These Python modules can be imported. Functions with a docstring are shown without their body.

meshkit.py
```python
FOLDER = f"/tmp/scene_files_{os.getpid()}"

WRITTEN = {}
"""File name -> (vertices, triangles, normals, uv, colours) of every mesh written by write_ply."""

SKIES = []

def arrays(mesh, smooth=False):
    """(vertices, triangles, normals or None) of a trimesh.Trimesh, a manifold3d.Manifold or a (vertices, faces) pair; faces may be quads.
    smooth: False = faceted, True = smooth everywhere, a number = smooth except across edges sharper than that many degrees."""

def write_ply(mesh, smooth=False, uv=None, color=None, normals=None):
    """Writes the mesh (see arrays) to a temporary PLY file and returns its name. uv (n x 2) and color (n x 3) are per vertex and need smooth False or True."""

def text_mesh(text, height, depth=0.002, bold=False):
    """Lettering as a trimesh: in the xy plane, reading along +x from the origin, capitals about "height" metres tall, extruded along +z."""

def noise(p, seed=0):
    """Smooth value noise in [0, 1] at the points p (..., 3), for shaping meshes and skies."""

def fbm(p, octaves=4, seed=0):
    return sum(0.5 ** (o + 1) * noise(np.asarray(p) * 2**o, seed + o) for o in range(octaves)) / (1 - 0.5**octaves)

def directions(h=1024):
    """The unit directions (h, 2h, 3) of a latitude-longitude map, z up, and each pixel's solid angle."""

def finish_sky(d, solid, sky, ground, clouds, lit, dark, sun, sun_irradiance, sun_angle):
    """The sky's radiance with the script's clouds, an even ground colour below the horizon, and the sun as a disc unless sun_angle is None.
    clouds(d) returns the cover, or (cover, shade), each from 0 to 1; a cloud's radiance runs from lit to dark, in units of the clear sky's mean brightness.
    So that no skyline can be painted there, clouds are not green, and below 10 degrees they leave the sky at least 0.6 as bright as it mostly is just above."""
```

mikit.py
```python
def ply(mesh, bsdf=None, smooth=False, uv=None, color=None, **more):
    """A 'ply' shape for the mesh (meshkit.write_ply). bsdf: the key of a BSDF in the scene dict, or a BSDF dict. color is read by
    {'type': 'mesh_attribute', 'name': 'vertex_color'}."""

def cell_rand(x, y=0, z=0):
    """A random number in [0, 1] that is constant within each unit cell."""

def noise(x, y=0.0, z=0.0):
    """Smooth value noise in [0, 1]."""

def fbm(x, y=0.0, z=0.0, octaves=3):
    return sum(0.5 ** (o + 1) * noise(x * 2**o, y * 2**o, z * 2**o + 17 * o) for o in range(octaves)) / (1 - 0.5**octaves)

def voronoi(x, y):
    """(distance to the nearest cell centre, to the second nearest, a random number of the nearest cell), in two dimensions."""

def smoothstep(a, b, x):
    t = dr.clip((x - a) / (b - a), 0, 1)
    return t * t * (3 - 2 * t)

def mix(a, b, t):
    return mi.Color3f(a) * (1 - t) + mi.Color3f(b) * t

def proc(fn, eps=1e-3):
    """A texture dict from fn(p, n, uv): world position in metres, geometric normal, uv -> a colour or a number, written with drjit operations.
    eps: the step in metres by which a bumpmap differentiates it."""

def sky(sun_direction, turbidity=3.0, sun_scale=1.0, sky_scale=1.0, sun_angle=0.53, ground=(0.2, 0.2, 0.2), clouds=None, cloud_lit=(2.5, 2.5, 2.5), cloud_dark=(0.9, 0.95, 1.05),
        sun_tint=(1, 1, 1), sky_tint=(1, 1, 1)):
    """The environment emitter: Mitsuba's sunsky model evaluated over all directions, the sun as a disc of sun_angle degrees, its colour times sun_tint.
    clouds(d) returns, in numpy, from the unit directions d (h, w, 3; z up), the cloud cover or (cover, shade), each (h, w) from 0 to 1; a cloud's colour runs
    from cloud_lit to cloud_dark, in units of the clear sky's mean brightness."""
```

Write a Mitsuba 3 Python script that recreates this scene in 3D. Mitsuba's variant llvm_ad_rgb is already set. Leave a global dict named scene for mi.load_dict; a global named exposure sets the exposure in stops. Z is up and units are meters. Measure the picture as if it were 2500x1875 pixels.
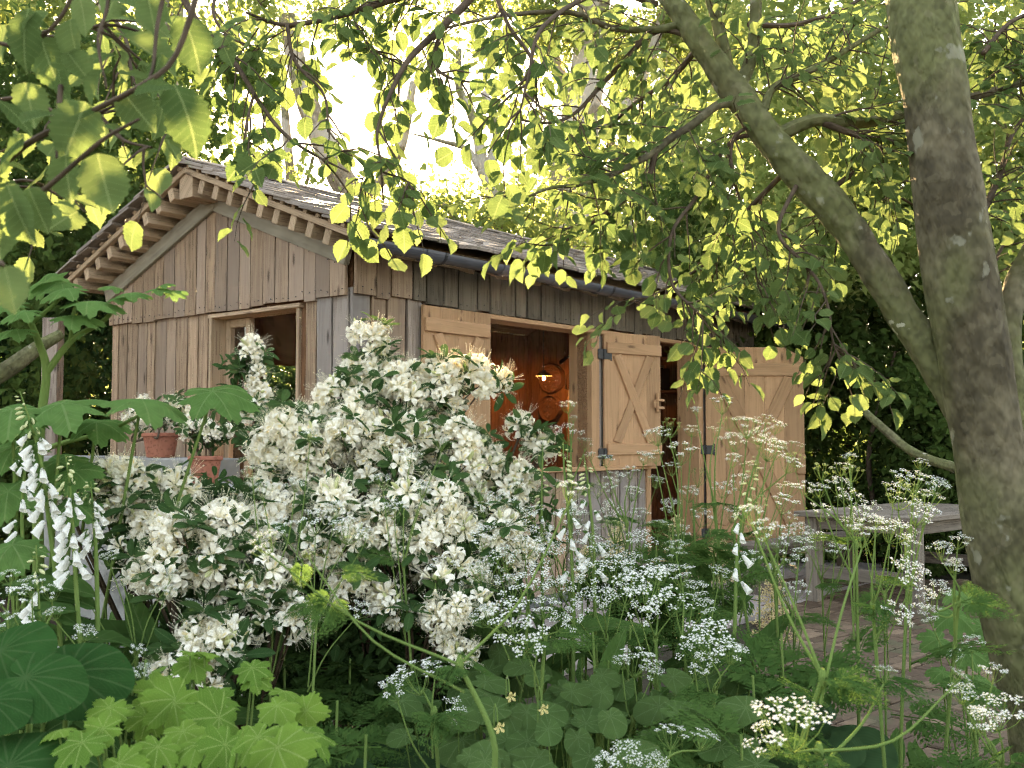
import math
import numpy as np
import drjit as dr
import mitsuba as mi
import trimesh
from shapely.geometry import Polygon, box as sbox
import mikit
import meshkit
from mikit import ply, proc, noise, fbm, voronoi, cell_rand, smoothstep, mix

# ---------------------------------------------------------------- camera, sky, exposure
# World frame: x runs along the eaves wall of the hut, y along its gable wall, z up; the hut's floor is z = 0.
scene, labels = {}, {}
T = mi.ScalarTransform4f
EYE = np.array([-4.507, -5.090, 1.09])
FWD = np.array([0.7694, 0.6388, 0.0])
RIGHT = np.array([0.6388, -0.7694, 0.0])
UP = np.array([0, 0, 1.0])
GROUND = -0.20
scene["camera"] = {
    "type": "thinlens", "fov": 52.35, "fov_axis": "x", "near_clip": 0.05, "far_clip": 400.0,
    "aperture_radius": 0.0017, "focus_distance": 5.2,
    "to_world": T().look_at(origin=EYE.tolist(), target=(EYE + FWD + UP * 0.0541).tolist(), up=[0, 0, 1]),
}
SUN = FWD - 0.150 * RIGHT + 0.333 * UP
scene["sky"] = mikit.sky(SUN.tolist(), turbidity=3.0, sun_scale=1.0, sky_scale=0.75, sun_tint=(1.0, 0.91, 0.79), sky_tint=(1.26, 1.0, 0.78),
                         clouds=lambda d: 0.1 + 0.4 * meshkit.fbm(d * 5, 4), cloud_lit=(1.9, 1.8, 1.7), cloud_dark=(1.2, 1.2, 1.2))
exposure = 5.1


def site(r, f, z=0.0):
    """A place r metres to the right of and f metres ahead of where the photographer stands, z metres above the hut's floor."""
    return EYE * [1, 1, 0] + RIGHT * r + FWD * f + UP * z


# ---------------------------------------------------------------- helpers: keys, labels, meshes
rng = np.random.default_rng(11)
count = {}


def key(name):
    n = count.get(name, 0)
    count[name] = n + 1
    return name if n == 0 else f"{name}_{n:03d}"


def tag(k, label=None, category=None, group=None, kind=None):
    labels[k] = {a: b for a, b in (("label", label), ("category", category), ("group", group), ("kind", kind)) if b}
    return k


def unit(v):
    v = np.asarray(v, float)
    return v / np.maximum(np.linalg.norm(v, axis=-1, keepdims=True), 1e-12)


class Mesh:
    """Collects pieces (vertices, triangles, uv) of one object."""

    def __init__(self):
        self.v, self.f, self.uv, self.n = [], [], [], 0

    def add(self, v, f, uv=None):
        v = np.asarray(v, float)
        self.v.append(v)
        self.f.append(np.asarray(f, int) + self.n)
        self.uv.append(np.zeros((len(v), 2)) if uv is None else np.asarray(uv, float))
        self.n += len(v)
        return self

    def arrays(self):
        return np.vstack(self.v), np.vstack(self.f), np.vstack(self.uv)

    def ply(self, bsdf, smooth=False, **more):
        v, f, uv = self.arrays()
        return ply((v, f), bsdf, smooth=smooth, uv=uv, **more)

    def put(self, name, bsdf, smooth=False, **more):
        k = key(name)
        scene[k] = self.ply(bsdf, smooth, **more)
        return k


def quads(q):
    q = np.asarray(q)
    return np.vstack([q[:, [0, 1, 2]], q[:, [0, 2, 3]]])


def _bevel_faces():
    s = np.array([[x, y, z] for x in (-1, 1) for y in (-1, 1) for z in (-1, 1)], float)
    pts = np.array([c * [1 if a != 0 else 1.2, 1 if a != 1 else 1.2, 1 if a != 2 else 1.2] for c in s for a in range(3)])
    hull = trimesh.convex.convex_hull(pts)
    at = {tuple(np.round(p, 5)): i for i, p in enumerate(pts)}
    return s, np.array([[at[tuple(np.round(hull.vertices[i], 5))] for i in f] for f in hull.faces])


CORNERS, BEVEL_F = _bevel_faces()


def box(center, size, axes=None, bevel=0.004, ident=None):
    """A bevelled box with 44 triangles: (v, f, uv); uv runs across and along its longest side in metres."""
    h = np.asarray(size, float) / 2
    b = min(bevel, h.min() * 0.6)
    v = np.array([c * [h[k] if k == a else h[k] - b for k in range(3)] for c in CORNERS for a in range(3)])
    long = int(np.argmax(h))
    rest = [k for k in range(3) if k != long]
    ident = rng.integers(0, 60) if ident is None else ident
    uv = np.stack([4 * ident + 2 + v[:, rest[0]] + v[:, rest[1]], v[:, long] + 7.3 * (ident % 7)], 1)
    axes = np.eye(3) if axes is None else np.asarray(axes, float)
    return v @ axes + np.asarray(center, float), BEVEL_F, uv


def board(w, length, t, wave=0.006, rows=7, top=None, ident=None, gap=0.004):
    """A sawn board: local x across, y out of its face, z up; its long edges wander; top = heights of the left and right top corner."""
    ident = rng.integers(0, 60) if ident is None else ident
    s = np.linspace(0, 1, rows)
    l = -w / 2 + gap + np.abs(meshkit.fbm(np.stack([s * length * 3, np.full(rows, rng.uniform(0, 90)), s * 0], 1), 3) - 0.45) * wave * 2.2
    r = w / 2 - gap - np.abs(meshkit.fbm(np.stack([s * length * 3, np.full(rows, rng.uniform(0, 90)), s * 0], 1), 3) - 0.45) * wave * 2.2
    hl, hr = (length, length) if top is None else top
    v = np.empty((rows, 4, 3))
    warp = 0.004 * (meshkit.noise(np.stack([s * 2, np.full(rows, rng.uniform(0, 90)), s * 0], 1)) - 0.5)
    v[:, 0] = np.stack([l, t + warp, s * hl], 1)
    v[:, 1] = np.stack([r, t + warp + rng.normal(0, 0.0015), s * hr], 1)
    v[:, 2] = np.stack([r, r * 0, s * hr], 1)
    v[:, 3] = np.stack([l, l * 0, s * hl], 1)
    i = np.arange(rows - 1)[:, None] * 4
    k = np.arange(4)[None]
    q = np.stack([i + k, i + (k + 1) % 4, i + 4 + (k + 1) % 4, i + 4 + k], -1).reshape(-1, 4)
    e = 4 * (rows - 1)
    q = np.vstack([q, [[3, 2, 1, 0], [e, e + 1, e + 2, e + 3]]])
    v = v.reshape(-1, 3)
    uv = np.stack([4 * ident + 2 + v[:, 0] + v[:, 1], v[:, 2] + 7.3 * (ident % 7)], 1)
    return v, quads(q), uv


def place(piece, origin, a, o, z=(0, 0, 1)):
    """A piece in local (across, out, up) coordinates set at the origin with these directions."""
    v, f, uv = piece
    return np.asarray(origin, float) + v @ np.array([a, o, z], float), f, uv


def frames(points):
    p = np.asarray(points, float)
    t = unit(np.gradient(p, axis=0))
    a = np.empty_like(p)
    n = np.cross(t[0], [0, 0, 1.0] if abs(t[0][2]) < 0.9 else [1.0, 0, 0])
    for i in range(len(p)):
        n = n - t[i] * (n @ t[i])
        n /= np.linalg.norm(n) + 1e-12
        a[i] = n
    return t, a, np.cross(t, a)


def tube(points, radii, sides=6, ident=0, rough=0.0, seed=0, cap=False):
    p = np.asarray(points, float)
    _, a, b = frames(p)
    r = np.broadcast_to(radii, (len(p),)).astype(float)
    ang = np.arange(sides + 1) * 2 * np.pi / sides
    rr = r[:, None] * np.ones(sides + 1)
    if rough:
        ring = np.stack([np.cos(ang), np.sin(ang)], 1)
        d = np.concatenate([[0], np.cumsum(np.linalg.norm(np.diff(p, axis=0), axis=1))])
        q = np.stack([np.broadcast_to(ring[None, :, 0], rr.shape) * 1.2, np.broadcast_to(ring[None, :, 1], rr.shape) * 1.2, np.broadcast_to(d[:, None] / max(r.mean(), 1e-3) * 0.35, rr.shape)], -1)
        rr = rr * (1 + rough * (meshkit.fbm(q + seed, 3) - 0.5) * 2)
    v = p[:, None] + rr[..., None] * (np.cos(ang)[None, :, None] * a[:, None] + np.sin(ang)[None, :, None] * b[:, None])
    n, m = len(p), sides + 1
    i, j = np.meshgrid(np.arange(n - 1), np.arange(sides), indexing="ij")
    q = np.stack([i * m + j, i * m + j + 1, (i + 1) * m + j + 1, (i + 1) * m + j], -1).reshape(-1, 4)
    length = np.concatenate([[0], np.cumsum(np.linalg.norm(np.diff(p, axis=0), axis=1))])
    uv = np.stack([np.broadcast_to(4 * ident + ang[None] / (2 * np.pi), (n, m)), np.broadcast_to(length[:, None], (n, m))], -1)
    v, uv, f = v.reshape(-1, 3), uv.reshape(-1, 2), quads(q)
    if cap:
        v = np.vstack([v, p[:1], p[-1:]])
        uv = np.vstack([uv, uv[:1], uv[-1:]])
        k = np.arange(sides)
        f = np.vstack([f, np.stack([k * 0 + n * m, k + 1, k], 1), np.stack([k * 0 + n * m + 1, (n - 1) * m + k, (n - 1) * m + k + 1], 1)])
    return v, f, uv


def smooth_path(points, n):
    """A Catmull-Rom curve of n points through the given ones."""
    p = np.asarray(points, float)
    if len(p) == 2:
        return p[0] + (p[1] - p[0]) * np.linspace(0, 1, n)[:, None]
    p = np.vstack([2 * p[0] - p[1], p, 2 * p[-1] - p[-2]])
    t = np.linspace(0, len(p) - 3 - 1e-9, n)
    i = t.astype(int)
    t = (t - i)[:, None]
    a, b, c, d = p[i], p[i + 1], p[i + 2], p[i + 3]
    return 0.5 * (2 * b + (c - a) * t + (2 * a - 5 * b + 4 * c - d) * t**2 + (3 * b - a - 3 * c + d) * t**3)


def lathe(profile, sides=20, ident=0):
    """A turned shape round z from (radius, height) pairs."""
    pr = np.asarray(profile, float)
    ang = np.arange(sides + 1) * 2 * np.pi / sides
    v = np.stack([pr[:, None, 0] * np.cos(ang), pr[:, None, 0] * np.sin(ang), np.broadcast_to(pr[:, None, 1], (len(pr), sides + 1))], -1)
    i, j = np.meshgrid(np.arange(len(pr) - 1), np.arange(sides), indexing="ij")
    m = sides + 1
    q = np.stack([i * m + j, i * m + j + 1, (i + 1) * m + j + 1, (i + 1) * m + j], -1).reshape(-1, 4)
    uv = np.stack([np.broadcast_to(4 * ident + ang / 6.2832, (len(pr), m)), np.broadcast_to(pr[:, None, 1], (len(pr), m))], -1)
    return v.reshape(-1, 3), quads(q), uv.reshape(-1, 2)


def turn(z_deg):
    a = math.radians(z_deg)
    return np.array([[math.cos(a), math.sin(a), 0], [-math.sin(a), math.cos(a), 0], [0, 0, 1.0]])


def axes_from(x_dir, normal):
    """Rows: the unit x direction, the side, the normal nearest to the one given."""
    x = unit(x_dir)
    n = np.asarray(normal, float)
    n = unit(n - x * (n * x).sum(-1, keepdims=True))
    return np.stack([x, np.cross(n, x), n], -2)


def matrix(pos, rows, scale=1.0):
    m = np.eye(4)
    m[:3, :3] = np.asarray(rows).T * scale
    m[:3, 3] = pos
    return T(m)


def stamp(mesh, template, pos, rows, scale, ids=None):
    """Many copies of a template (v, f, uv) put into one mesh; each copy's u is shifted by twice its number."""
    v, f, uv = template
    pos, rows = np.asarray(pos, float).reshape(-1, 3), np.asarray(rows, float).reshape(-1, 3, 3)
    scale = np.broadcast_to(scale, (len(pos),))
    ids = rng.integers(0, 60, len(pos)) if ids is None else np.broadcast_to(ids, (len(pos),))
    vs = pos[:, None] + np.einsum("nj,kji->kni", v, rows) * scale[:, None, None]
    fs = f[None] + (np.arange(len(pos)) * len(v))[:, None, None]
    us = np.broadcast_to(uv, (len(pos),) + uv.shape).copy()
    us[..., 0] += 2 * ids[:, None]
    return mesh.add(vs.reshape(-1, 3), fs.reshape(-1, 3), us.reshape(-1, 2))


def group_of(name, **shapes):
    """A shapegroup to be repeated by 'instance' entries."""
    scene[name] = {"type": "shapegroup", **shapes}
    return name


def instance(name, group, m):
    k = key(name)
    scene[k] = {"type": "instance", "source": {"type": "ref", "id": group}, "to_world": m}
    return k


# ---------------------------------------------------------------- materials
def two(b):
    return {"type": "twosided", "bsdf": b}


def principled(color, rough=0.7, spec=0.3, **more):
    c = color if isinstance(color, dict) else {"type": "rgb", "value": list(color)}
    return two({"type": "principled", "base_color": c, "roughness": rough, "specular": spec, **more})


def wood(name, pale, dark, rough=0.8, knots=0.5, grain=70.0, contrast=0.6, tone=0.35, grey=None, bump=0.0012, streak=0.3):
    def colour(p, n, uv):
        i = dr.floor(uv.x * 0.25)
        a, b = uv.x - 4 * i, uv.y
        wob = noise(a * 8 + i * 3, b * 1.7) * 0.05
        g = fbm((a + wob) * grain + i * 17, b * 3.2, octaves=3)
        g = smoothstep(0.25, 0.8, g)
        c = mix(pale, dark, g * contrast)
        fine = smoothstep(0.72, 0.8, noise(a * 160 + i * 5, b * 9))
        c = c * (1 - streak * fine)
        if grey is not None:
            c = mix(c, grey, smoothstep(0.35, 0.7, fbm(a * 4 + i * 7, b * 0.9 + i, octaves=2)) * 0.8)
        d, _, h = voronoi(a * 7 + i * 31, b * 1.9)
        k = (1 - smoothstep(0.03, 0.13, d)) * dr.select(h < knots, 1.0, 0.0)
        c = mix(c, mi.Color3f(dark) * 0.35, k * 0.85)
        return c * (1 - tone / 2 + tone * cell_rand(i, 3))

    def relief(p, n, uv):
        i = dr.floor(uv.x * 0.25)
        a = uv.x - 4 * i
        return fbm(a * grain * 0.8 + i * 17, uv.y * 3.2, octaves=2)

    inner = {"type": "principled", "base_color": proc(colour), "roughness": rough, "specular": 0.25}
    if bump:
        inner = {"type": "bumpmap", "bump": proc(relief), "scale": bump, "bsdf": inner}
    scene[name] = two(inner)


wood("oak_weathered", (0.35, 0.245, 0.165), (0.19, 0.125, 0.082), knots=0.35, grey=(0.27, 0.205, 0.165), contrast=0.7, tone=0.5)
wood("oak_grey", (0.33, 0.27, 0.23), (0.15, 0.115, 0.095), knots=0.35, grey=(0.27, 0.24, 0.23), contrast=0.7)
wood("oak_eave_shade", (0.15, 0.125, 0.095), (0.075, 0.06, 0.045), knots=0.3, contrast=0.6)  # same oak under the eaves, with the eave shade put into its colour
wood("oak_new", (0.45, 0.275, 0.155), (0.34, 0.195, 0.10), knots=0.5, contrast=0.55, tone=0.28, bump=0.0004, streak=0.10)
wood("oak_frame", (0.42, 0.31, 0.21), (0.28, 0.19, 0.125), knots=0.25, contrast=0.55, tone=0.3, bump=0.0006)
wood("cedar_inside", (0.19, 0.095, 0.046), (0.10, 0.049, 0.024), knots=0.3, contrast=0.5, tone=0.3, bump=0.0)
wood("teak_grey", (0.215, 0.185, 0.155), (0.125, 0.10, 0.082), knots=0.15, contrast=0.6, bump=0.0008)
scene["slurry_band"] = principled(proc(lambda p, n, uv: mix((0.20, 0.175, 0.135), (0.29, 0.26, 0.205), fbm(p.x * 9, p.y * 9, p.z * 9)) * (0.85 + 0.3 * noise(uv.x * 70, uv.y * 5))), 0.9)


def _shake(p, n, uv):
    i = dr.floor(uv.x * 0.25)
    a = uv.x - 4 * i
    c = mix((0.29, 0.24, 0.205), (0.12, 0.095, 0.082), fbm(a * 60 + i, uv.y * 5))
    c = mix(c, (0.12, 0.13, 0.07), smoothstep(0.6, 0.75, fbm(p.x * 5, p.y * 5, p.z * 5)) * 0.5)
    return c * (0.6 + 0.75 * cell_rand(i, 5))


scene["roof_shake"] = two({"type": "bumpmap", "bump": proc(lambda p, n, uv: fbm(uv.x * 50, uv.y * 6)), "scale": 0.003,
                           "bsdf": {"type": "principled", "base_color": proc(_shake), "roughness": 0.62, "specular": 0.5}})
scene["zinc_painted"] = principled(proc(lambda p, n, uv: mix((0.055, 0.058, 0.072), (0.09, 0.093, 0.11), fbm(p.x * 6, p.y * 14, p.z * 14))), 0.42, 0.5)
scene["iron_black"] = principled((0.025, 0.025, 0.028), 0.5, 0.5)
scene["steel_old"] = principled((0.10, 0.08, 0.065), 0.45, 0.5, metallic=0.6)
scene["soil"] = principled(proc(lambda p, n, uv: mix((0.022, 0.017, 0.012), (0.05, 0.038, 0.026), fbm(p.x * 14, p.y * 14, 0, octaves=4))), 0.95, 0.1)
scene["joint_sand"] = principled(proc(lambda p, n, uv: mix((0.03, 0.026, 0.02), (0.055, 0.05, 0.035), fbm(p.x * 30, p.y * 30)) ), 0.95, 0.1)


def _brick(p, n, uv):
    i = dr.floor(uv.x * 0.25)
    c = mix((0.085, 0.059, 0.040), (0.20, 0.145, 0.10), cell_rand(i, 9) * cell_rand(i, 10))
    c = c * (0.72 + 0.5 * fbm(p.x * 38, p.y * 38, p.z * 38, octaves=3))
    return mix(c, (0.075, 0.085, 0.045), smoothstep(0.58, 0.75, fbm(p.x * 4.5, p.y * 4.5, 3)) * 0.55)


scene["clay_paver"] = two({"type": "bumpmap", "bump": proc(lambda p, n, uv: fbm(p.x * 60, p.y * 60, p.z * 60)), "scale": 0.003,
                           "bsdf": {"type": "principled", "base_color": proc(_brick), "roughness": 0.8, "specular": 0.3}})
scene["stone"] = principled(proc(lambda p, n, uv: mix((0.17, 0.17, 0.165), (0.30, 0.295, 0.285), fbm(p.x * 16, p.y * 16, p.z * 16, octaves=4)) * (1 - 0.45 * smoothstep(0.55, 0.7, fbm(p.x * 3, p.y * 3, p.z * 5 + 4)))), 0.85, 0.3)
scene["slab_stone"] = principled(proc(lambda p, n, uv: mix((0.22, 0.19, 0.18), (0.30, 0.265, 0.25), fbm(p.x * 10, p.y * 10, p.z * 10, octaves=4)) * (0.85 + 0.25 * cell_rand(dr.floor(uv.x * 0.25), 2))), 0.85, 0.3)
scene["terracotta"] = principled(proc(lambda p, n, uv: mix((0.27, 0.095, 0.06), (0.36, 0.155, 0.105), fbm(p.x * 18, p.y * 18, p.z * 24, octaves=4)) * (1 - 0.3 * smoothstep(0.6, 0.7, noise(p.x * 70, p.y * 70, p.z * 70)))), 0.85, 0.25)

# ---------------------------------------------------------------- ground
def ground_sheet():
    r = np.concatenate([np.linspace(0, 12, 40), np.geomspace(13, 260, 24)])
    a = np.linspace(0, 2 * np.pi, 73)
    v = np.stack([r[:, None] * np.cos(a), r[:, None] * np.sin(a), np.zeros((len(r), len(a)))], -1).reshape(-1, 3)
    v[:, 2] = GROUND - 0.02 + 0.012 * (meshkit.fbm(v * 3, 3) - 0.5)
    i, j = np.meshgrid(np.arange(len(r) - 1), np.arange(len(a) - 1), indexing="ij")
    m = len(a)
    q = np.stack([i * m + j, (i + 1) * m + j, (i + 1) * m + j + 1, i * m + j + 1], -1).reshape(-1, 4)
    return Mesh().add(v, quads(q), v[:, :2])


tag(ground_sheet().put("ground", "soil", smooth=True), "dark bare soil under the planting and the trees", kind="structure")


# brick path: rows laid a few degrees off the hut's own line
def brick_path():
    base = Mesh()
    ax = turn(-8)
    c0 = np.array([2.2, -2.6, 0])
    base.add(*box(c0 + [0.4, -0.5, GROUND - 0.03], (11.0, 6.0, 0.05), ax))
    tag(base.put("path", "joint_sand"), "old clay brick path running from the foreground to the garden table", kind="structure")
    L, Wd, g = 0.205, 0.100, 0.006
    spots = []
    for j in range(-34, 26):
        for i in range(-26, 24):
            p = c0 + np.array([(i + 0.5 * (j % 2)) * (L + g), j * (Wd + g), 0]) @ ax
            d = p - EYE
            f, r = d @ FWD, d @ RIGHT
            if 3.5 < f < 9.5 and 0.24 * f < r < 0.52 * f + 0.1 and not (p[1] > -0.75):
                spots.append((f, p))
    spots.sort(key=lambda s: s[0])
    rest = Mesh()
    for n, (f, p) in enumerate(spots):
        tilt = axes_from(ax[0] + [0, 0, rng.normal(0, 0.012)], [rng.normal(0, 0.015), rng.normal(0, 0.015), 1])
        piece = box(p + [rng.normal(0, 0.002), rng.normal(0, 0.002), GROUND + 0.012 + rng.normal(0, 0.0025)], (L + rng.normal(0, 0.003), Wd + rng.normal(0, 0.002), 0.06), tilt, 0.006)
        if n < 300:
            Mesh().add(*piece).put("path__brick", "clay_paver")
        else:
            rest.add(*piece)
    if rest.n:
        tag(rest.put("path__far_brick", "clay_paver"), kind="stuff")


brick_path()

# pale stone slabs of the terrace round the hut
k = tag(Mesh().add(*box((2.4, -0.95, GROUND - 0.02), (8.6, 1.5, 0.04))).put("terrace", "joint_sand"), "pale stone terrace along the front of the hut", kind="structure")
x = -2.0
while x < 5.6:
    w = rng.uniform(0.55, 0.8)
    for y0, y1 in ((-1.62, -0.95), (-0.94, -0.22)):
        Mesh().add(*box((x + w / 2, (y0 + y1) / 2, GROUND + 0.02 + rng.normal(0, 0.002)), (w - 0.012, y1 - y0 - 0.012, 0.05), bevel=0.006)).put("terrace__slab", "slab_stone")
    x += w

# ---------------------------------------------------------------- the hut
W, L, LAP = 2.92, 5.42, 2.03
MID = W / 2
HUT = "garden_hut"
tag(HUT, "small oak garden hut with waney-edged boards, open shutters and a shake roof", "hut")
SL = 0.385


def roof_z(y):
    return 3.07 - SL * abs(y - MID)


def slab(name, poly, origin, a, o, thick, mat):
    m = trimesh.creation.extrude_polygon(poly, thick, engine="earcut")
    v = np.asarray(m.vertices)
    w = np.asarray(origin, float) + v[:, :1] * np.asarray(a, float) + v[:, 1:2] * UP + v[:, 2:] * np.asarray(o, float)
    uv = np.stack([4 * 7 + 2 + v[:, 0] % 1.0, v[:, 1]], 1)
    return Mesh().add(w, m.faces, uv).put(name, mat)


def band_top(y):
    return roof_z(y) - 0.16


gable_poly = Polygon([(0, -0.1), (W, -0.1), (W, band_top(W)), (MID, band_top(MID)), (0, band_top(0))])
gable_hole = sbox(0.53, 0.72, 1.51, 2.0)
side_poly = Polygon([(0, -0.1), (L, -0.1), (L, band_top(0)), (0, band_top(0))])
side_holes = sbox(1.278, 0.86, 2.61, 1.99).union(sbox(3.50, 0.0, 4.42, 1.99))
GW, SW, BW, EW = HUT + "__gable_wall", HUT + "__side_wall", HUT + "__back_wall", HUT + "__end_wall"
slab(GW, gable_poly.difference(gable_hole), (0, 0, 0), (0, 1, 0), (1, 0, 0), 0.10, "cedar_inside")
slab(SW, side_poly.difference(side_holes), (0, 0, 0), (1, 0, 0), (0, 1, 0), 0.10, "cedar_inside")
slab(BW, side_poly.difference(sbox(1.42, 0.7, 2.15, 1.80)), (0, W - 0.10, 0), (1, 0, 0), (0, 1, 0), 0.10, "cedar_inside")
slab(EW, gable_poly, (L - 0.10, 0, 0), (0, 1, 0), (1, 0, 0), 0.10, "cedar_inside")
Mesh().add(*box((L / 2, W / 2, -0.03), (L - 0.2, W - 0.2, 0.06))).put(HUT + "__floor", "cedar_inside")
Mesh().add(*box((L / 2, W / 2, GROUND + 0.08), (L + 0.02, W + 0.02, 0.20))).put(HUT + "__plinth", "stone")
# outer skin of the two walls the path side does not show
for yy, nn in ((W, 1), ):
    x = 0.0
    while x < L:
        w = rng.uniform(0.15, 0.21)
        if not (1.35 < x + w / 2 < 2.2):
            Mesh().add(*place(board(w, 2.3, 0.03), (x + w / 2, yy, 0), (1, 0, 0), (0, 1, 0))).put(BW + "__board", "oak_weathered")
        x += w

# gable boards: an upper row lapped over a lower row
y = 0.0
while y < W - 0.02:
    w = min(rng.uniform(0.115, 0.165), W - y)
    yc = y + w / 2
    t0, t1 = band_top(y) - 0.05, band_top(y + w) - 0.05
    z0 = LAP + rng.normal(0, 0.006)
    peak = y < MID < y + w
    top = (t0 - z0, t1 - z0) if not peak else (min(t0, t1) - z0, min(t0, t1) - z0)
    Mesh().add(*place(board(w, 0.5, 0.024, 0.007, top=top, gap=0.003), (-0.03 - rng.uniform(0, 0.006), yc, z0), (0, 1, 0), (-1, 0, 0))).put(GW + "__board", "oak_weathered")
    y += w
# nail heads along the lap
nails = Mesh()
for row in range(2):
    for i in range(44):
        yy = 0.03 + i * (W - 0.06) / 43 + rng.normal(0, 0.008)
        c = np.array([-0.0615, yy, LAP + 0.035 + row * (band_top(yy) - LAP - 0.16) + rng.normal(0, 0.008)])
        nails.add(*tube([c, c - [0.004, 0, 0]], 0.0042, 6, cap=True))
for i in range(40):
    c = np.array([0.02 + i * 0.085 + rng.normal(0, 0.01), -0.071, LAP + 0.035 + rng.normal(0, 0.008)])
    nails.add(*tube([c, c - [0, 0.004, 0]], 0.0042, 6, cap=True))
tag(nails.put(GW + "__nail", "iron_black"), kind="stuff")
y = 0.0
while y < W - 0.02:
    w = min(rng.uniform(0.11, 0.16), W - y)
    yc = y + w / 2
    spans = [(-0.12, LAP + 0.05)]
    if 0.50 < yc < 1.54:
        spans = [(-0.12, 0.70)]
    for a, b in spans:
        Mesh().add(*place(board(w, b - a, 0.024, 0.012, rows=12, gap=0.005), (-0.002 - rng.uniform(0, 0.004), yc, a), (0, 1, 0), (-1, 0, 0))).put(GW + "__board", "oak_weathered" if yc > 0.3 else "oak_grey")
    y += w
# sloping rendered bands under the purlins
for s in (-1, 1):
    p0 = np.array([-0.035, MID, band_top(MID) - 0.065])
    p1 = np.array([-0.035, MID + s * (MID + 0.01), band_top(0) - 0.065])
    d = unit(p1 - p0)
    ax = np.array([d, [-1, 0, 0], np.cross(d, [-1, 0, 0])])
    Mesh().add(*box((p0 + p1) / 2 + [-0.02 - 0.003 * (s + 1), 0, 0], (np.linalg.norm(p1 - p0) + 0.03, 0.05, 0.125), ax)).put(GW + "__barge_band", "slurry_band")
# corner boards
for c, s in (((-0.045, -0.012, 1.0), (0.06, 0.05, 2.06)),):
    pass
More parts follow.
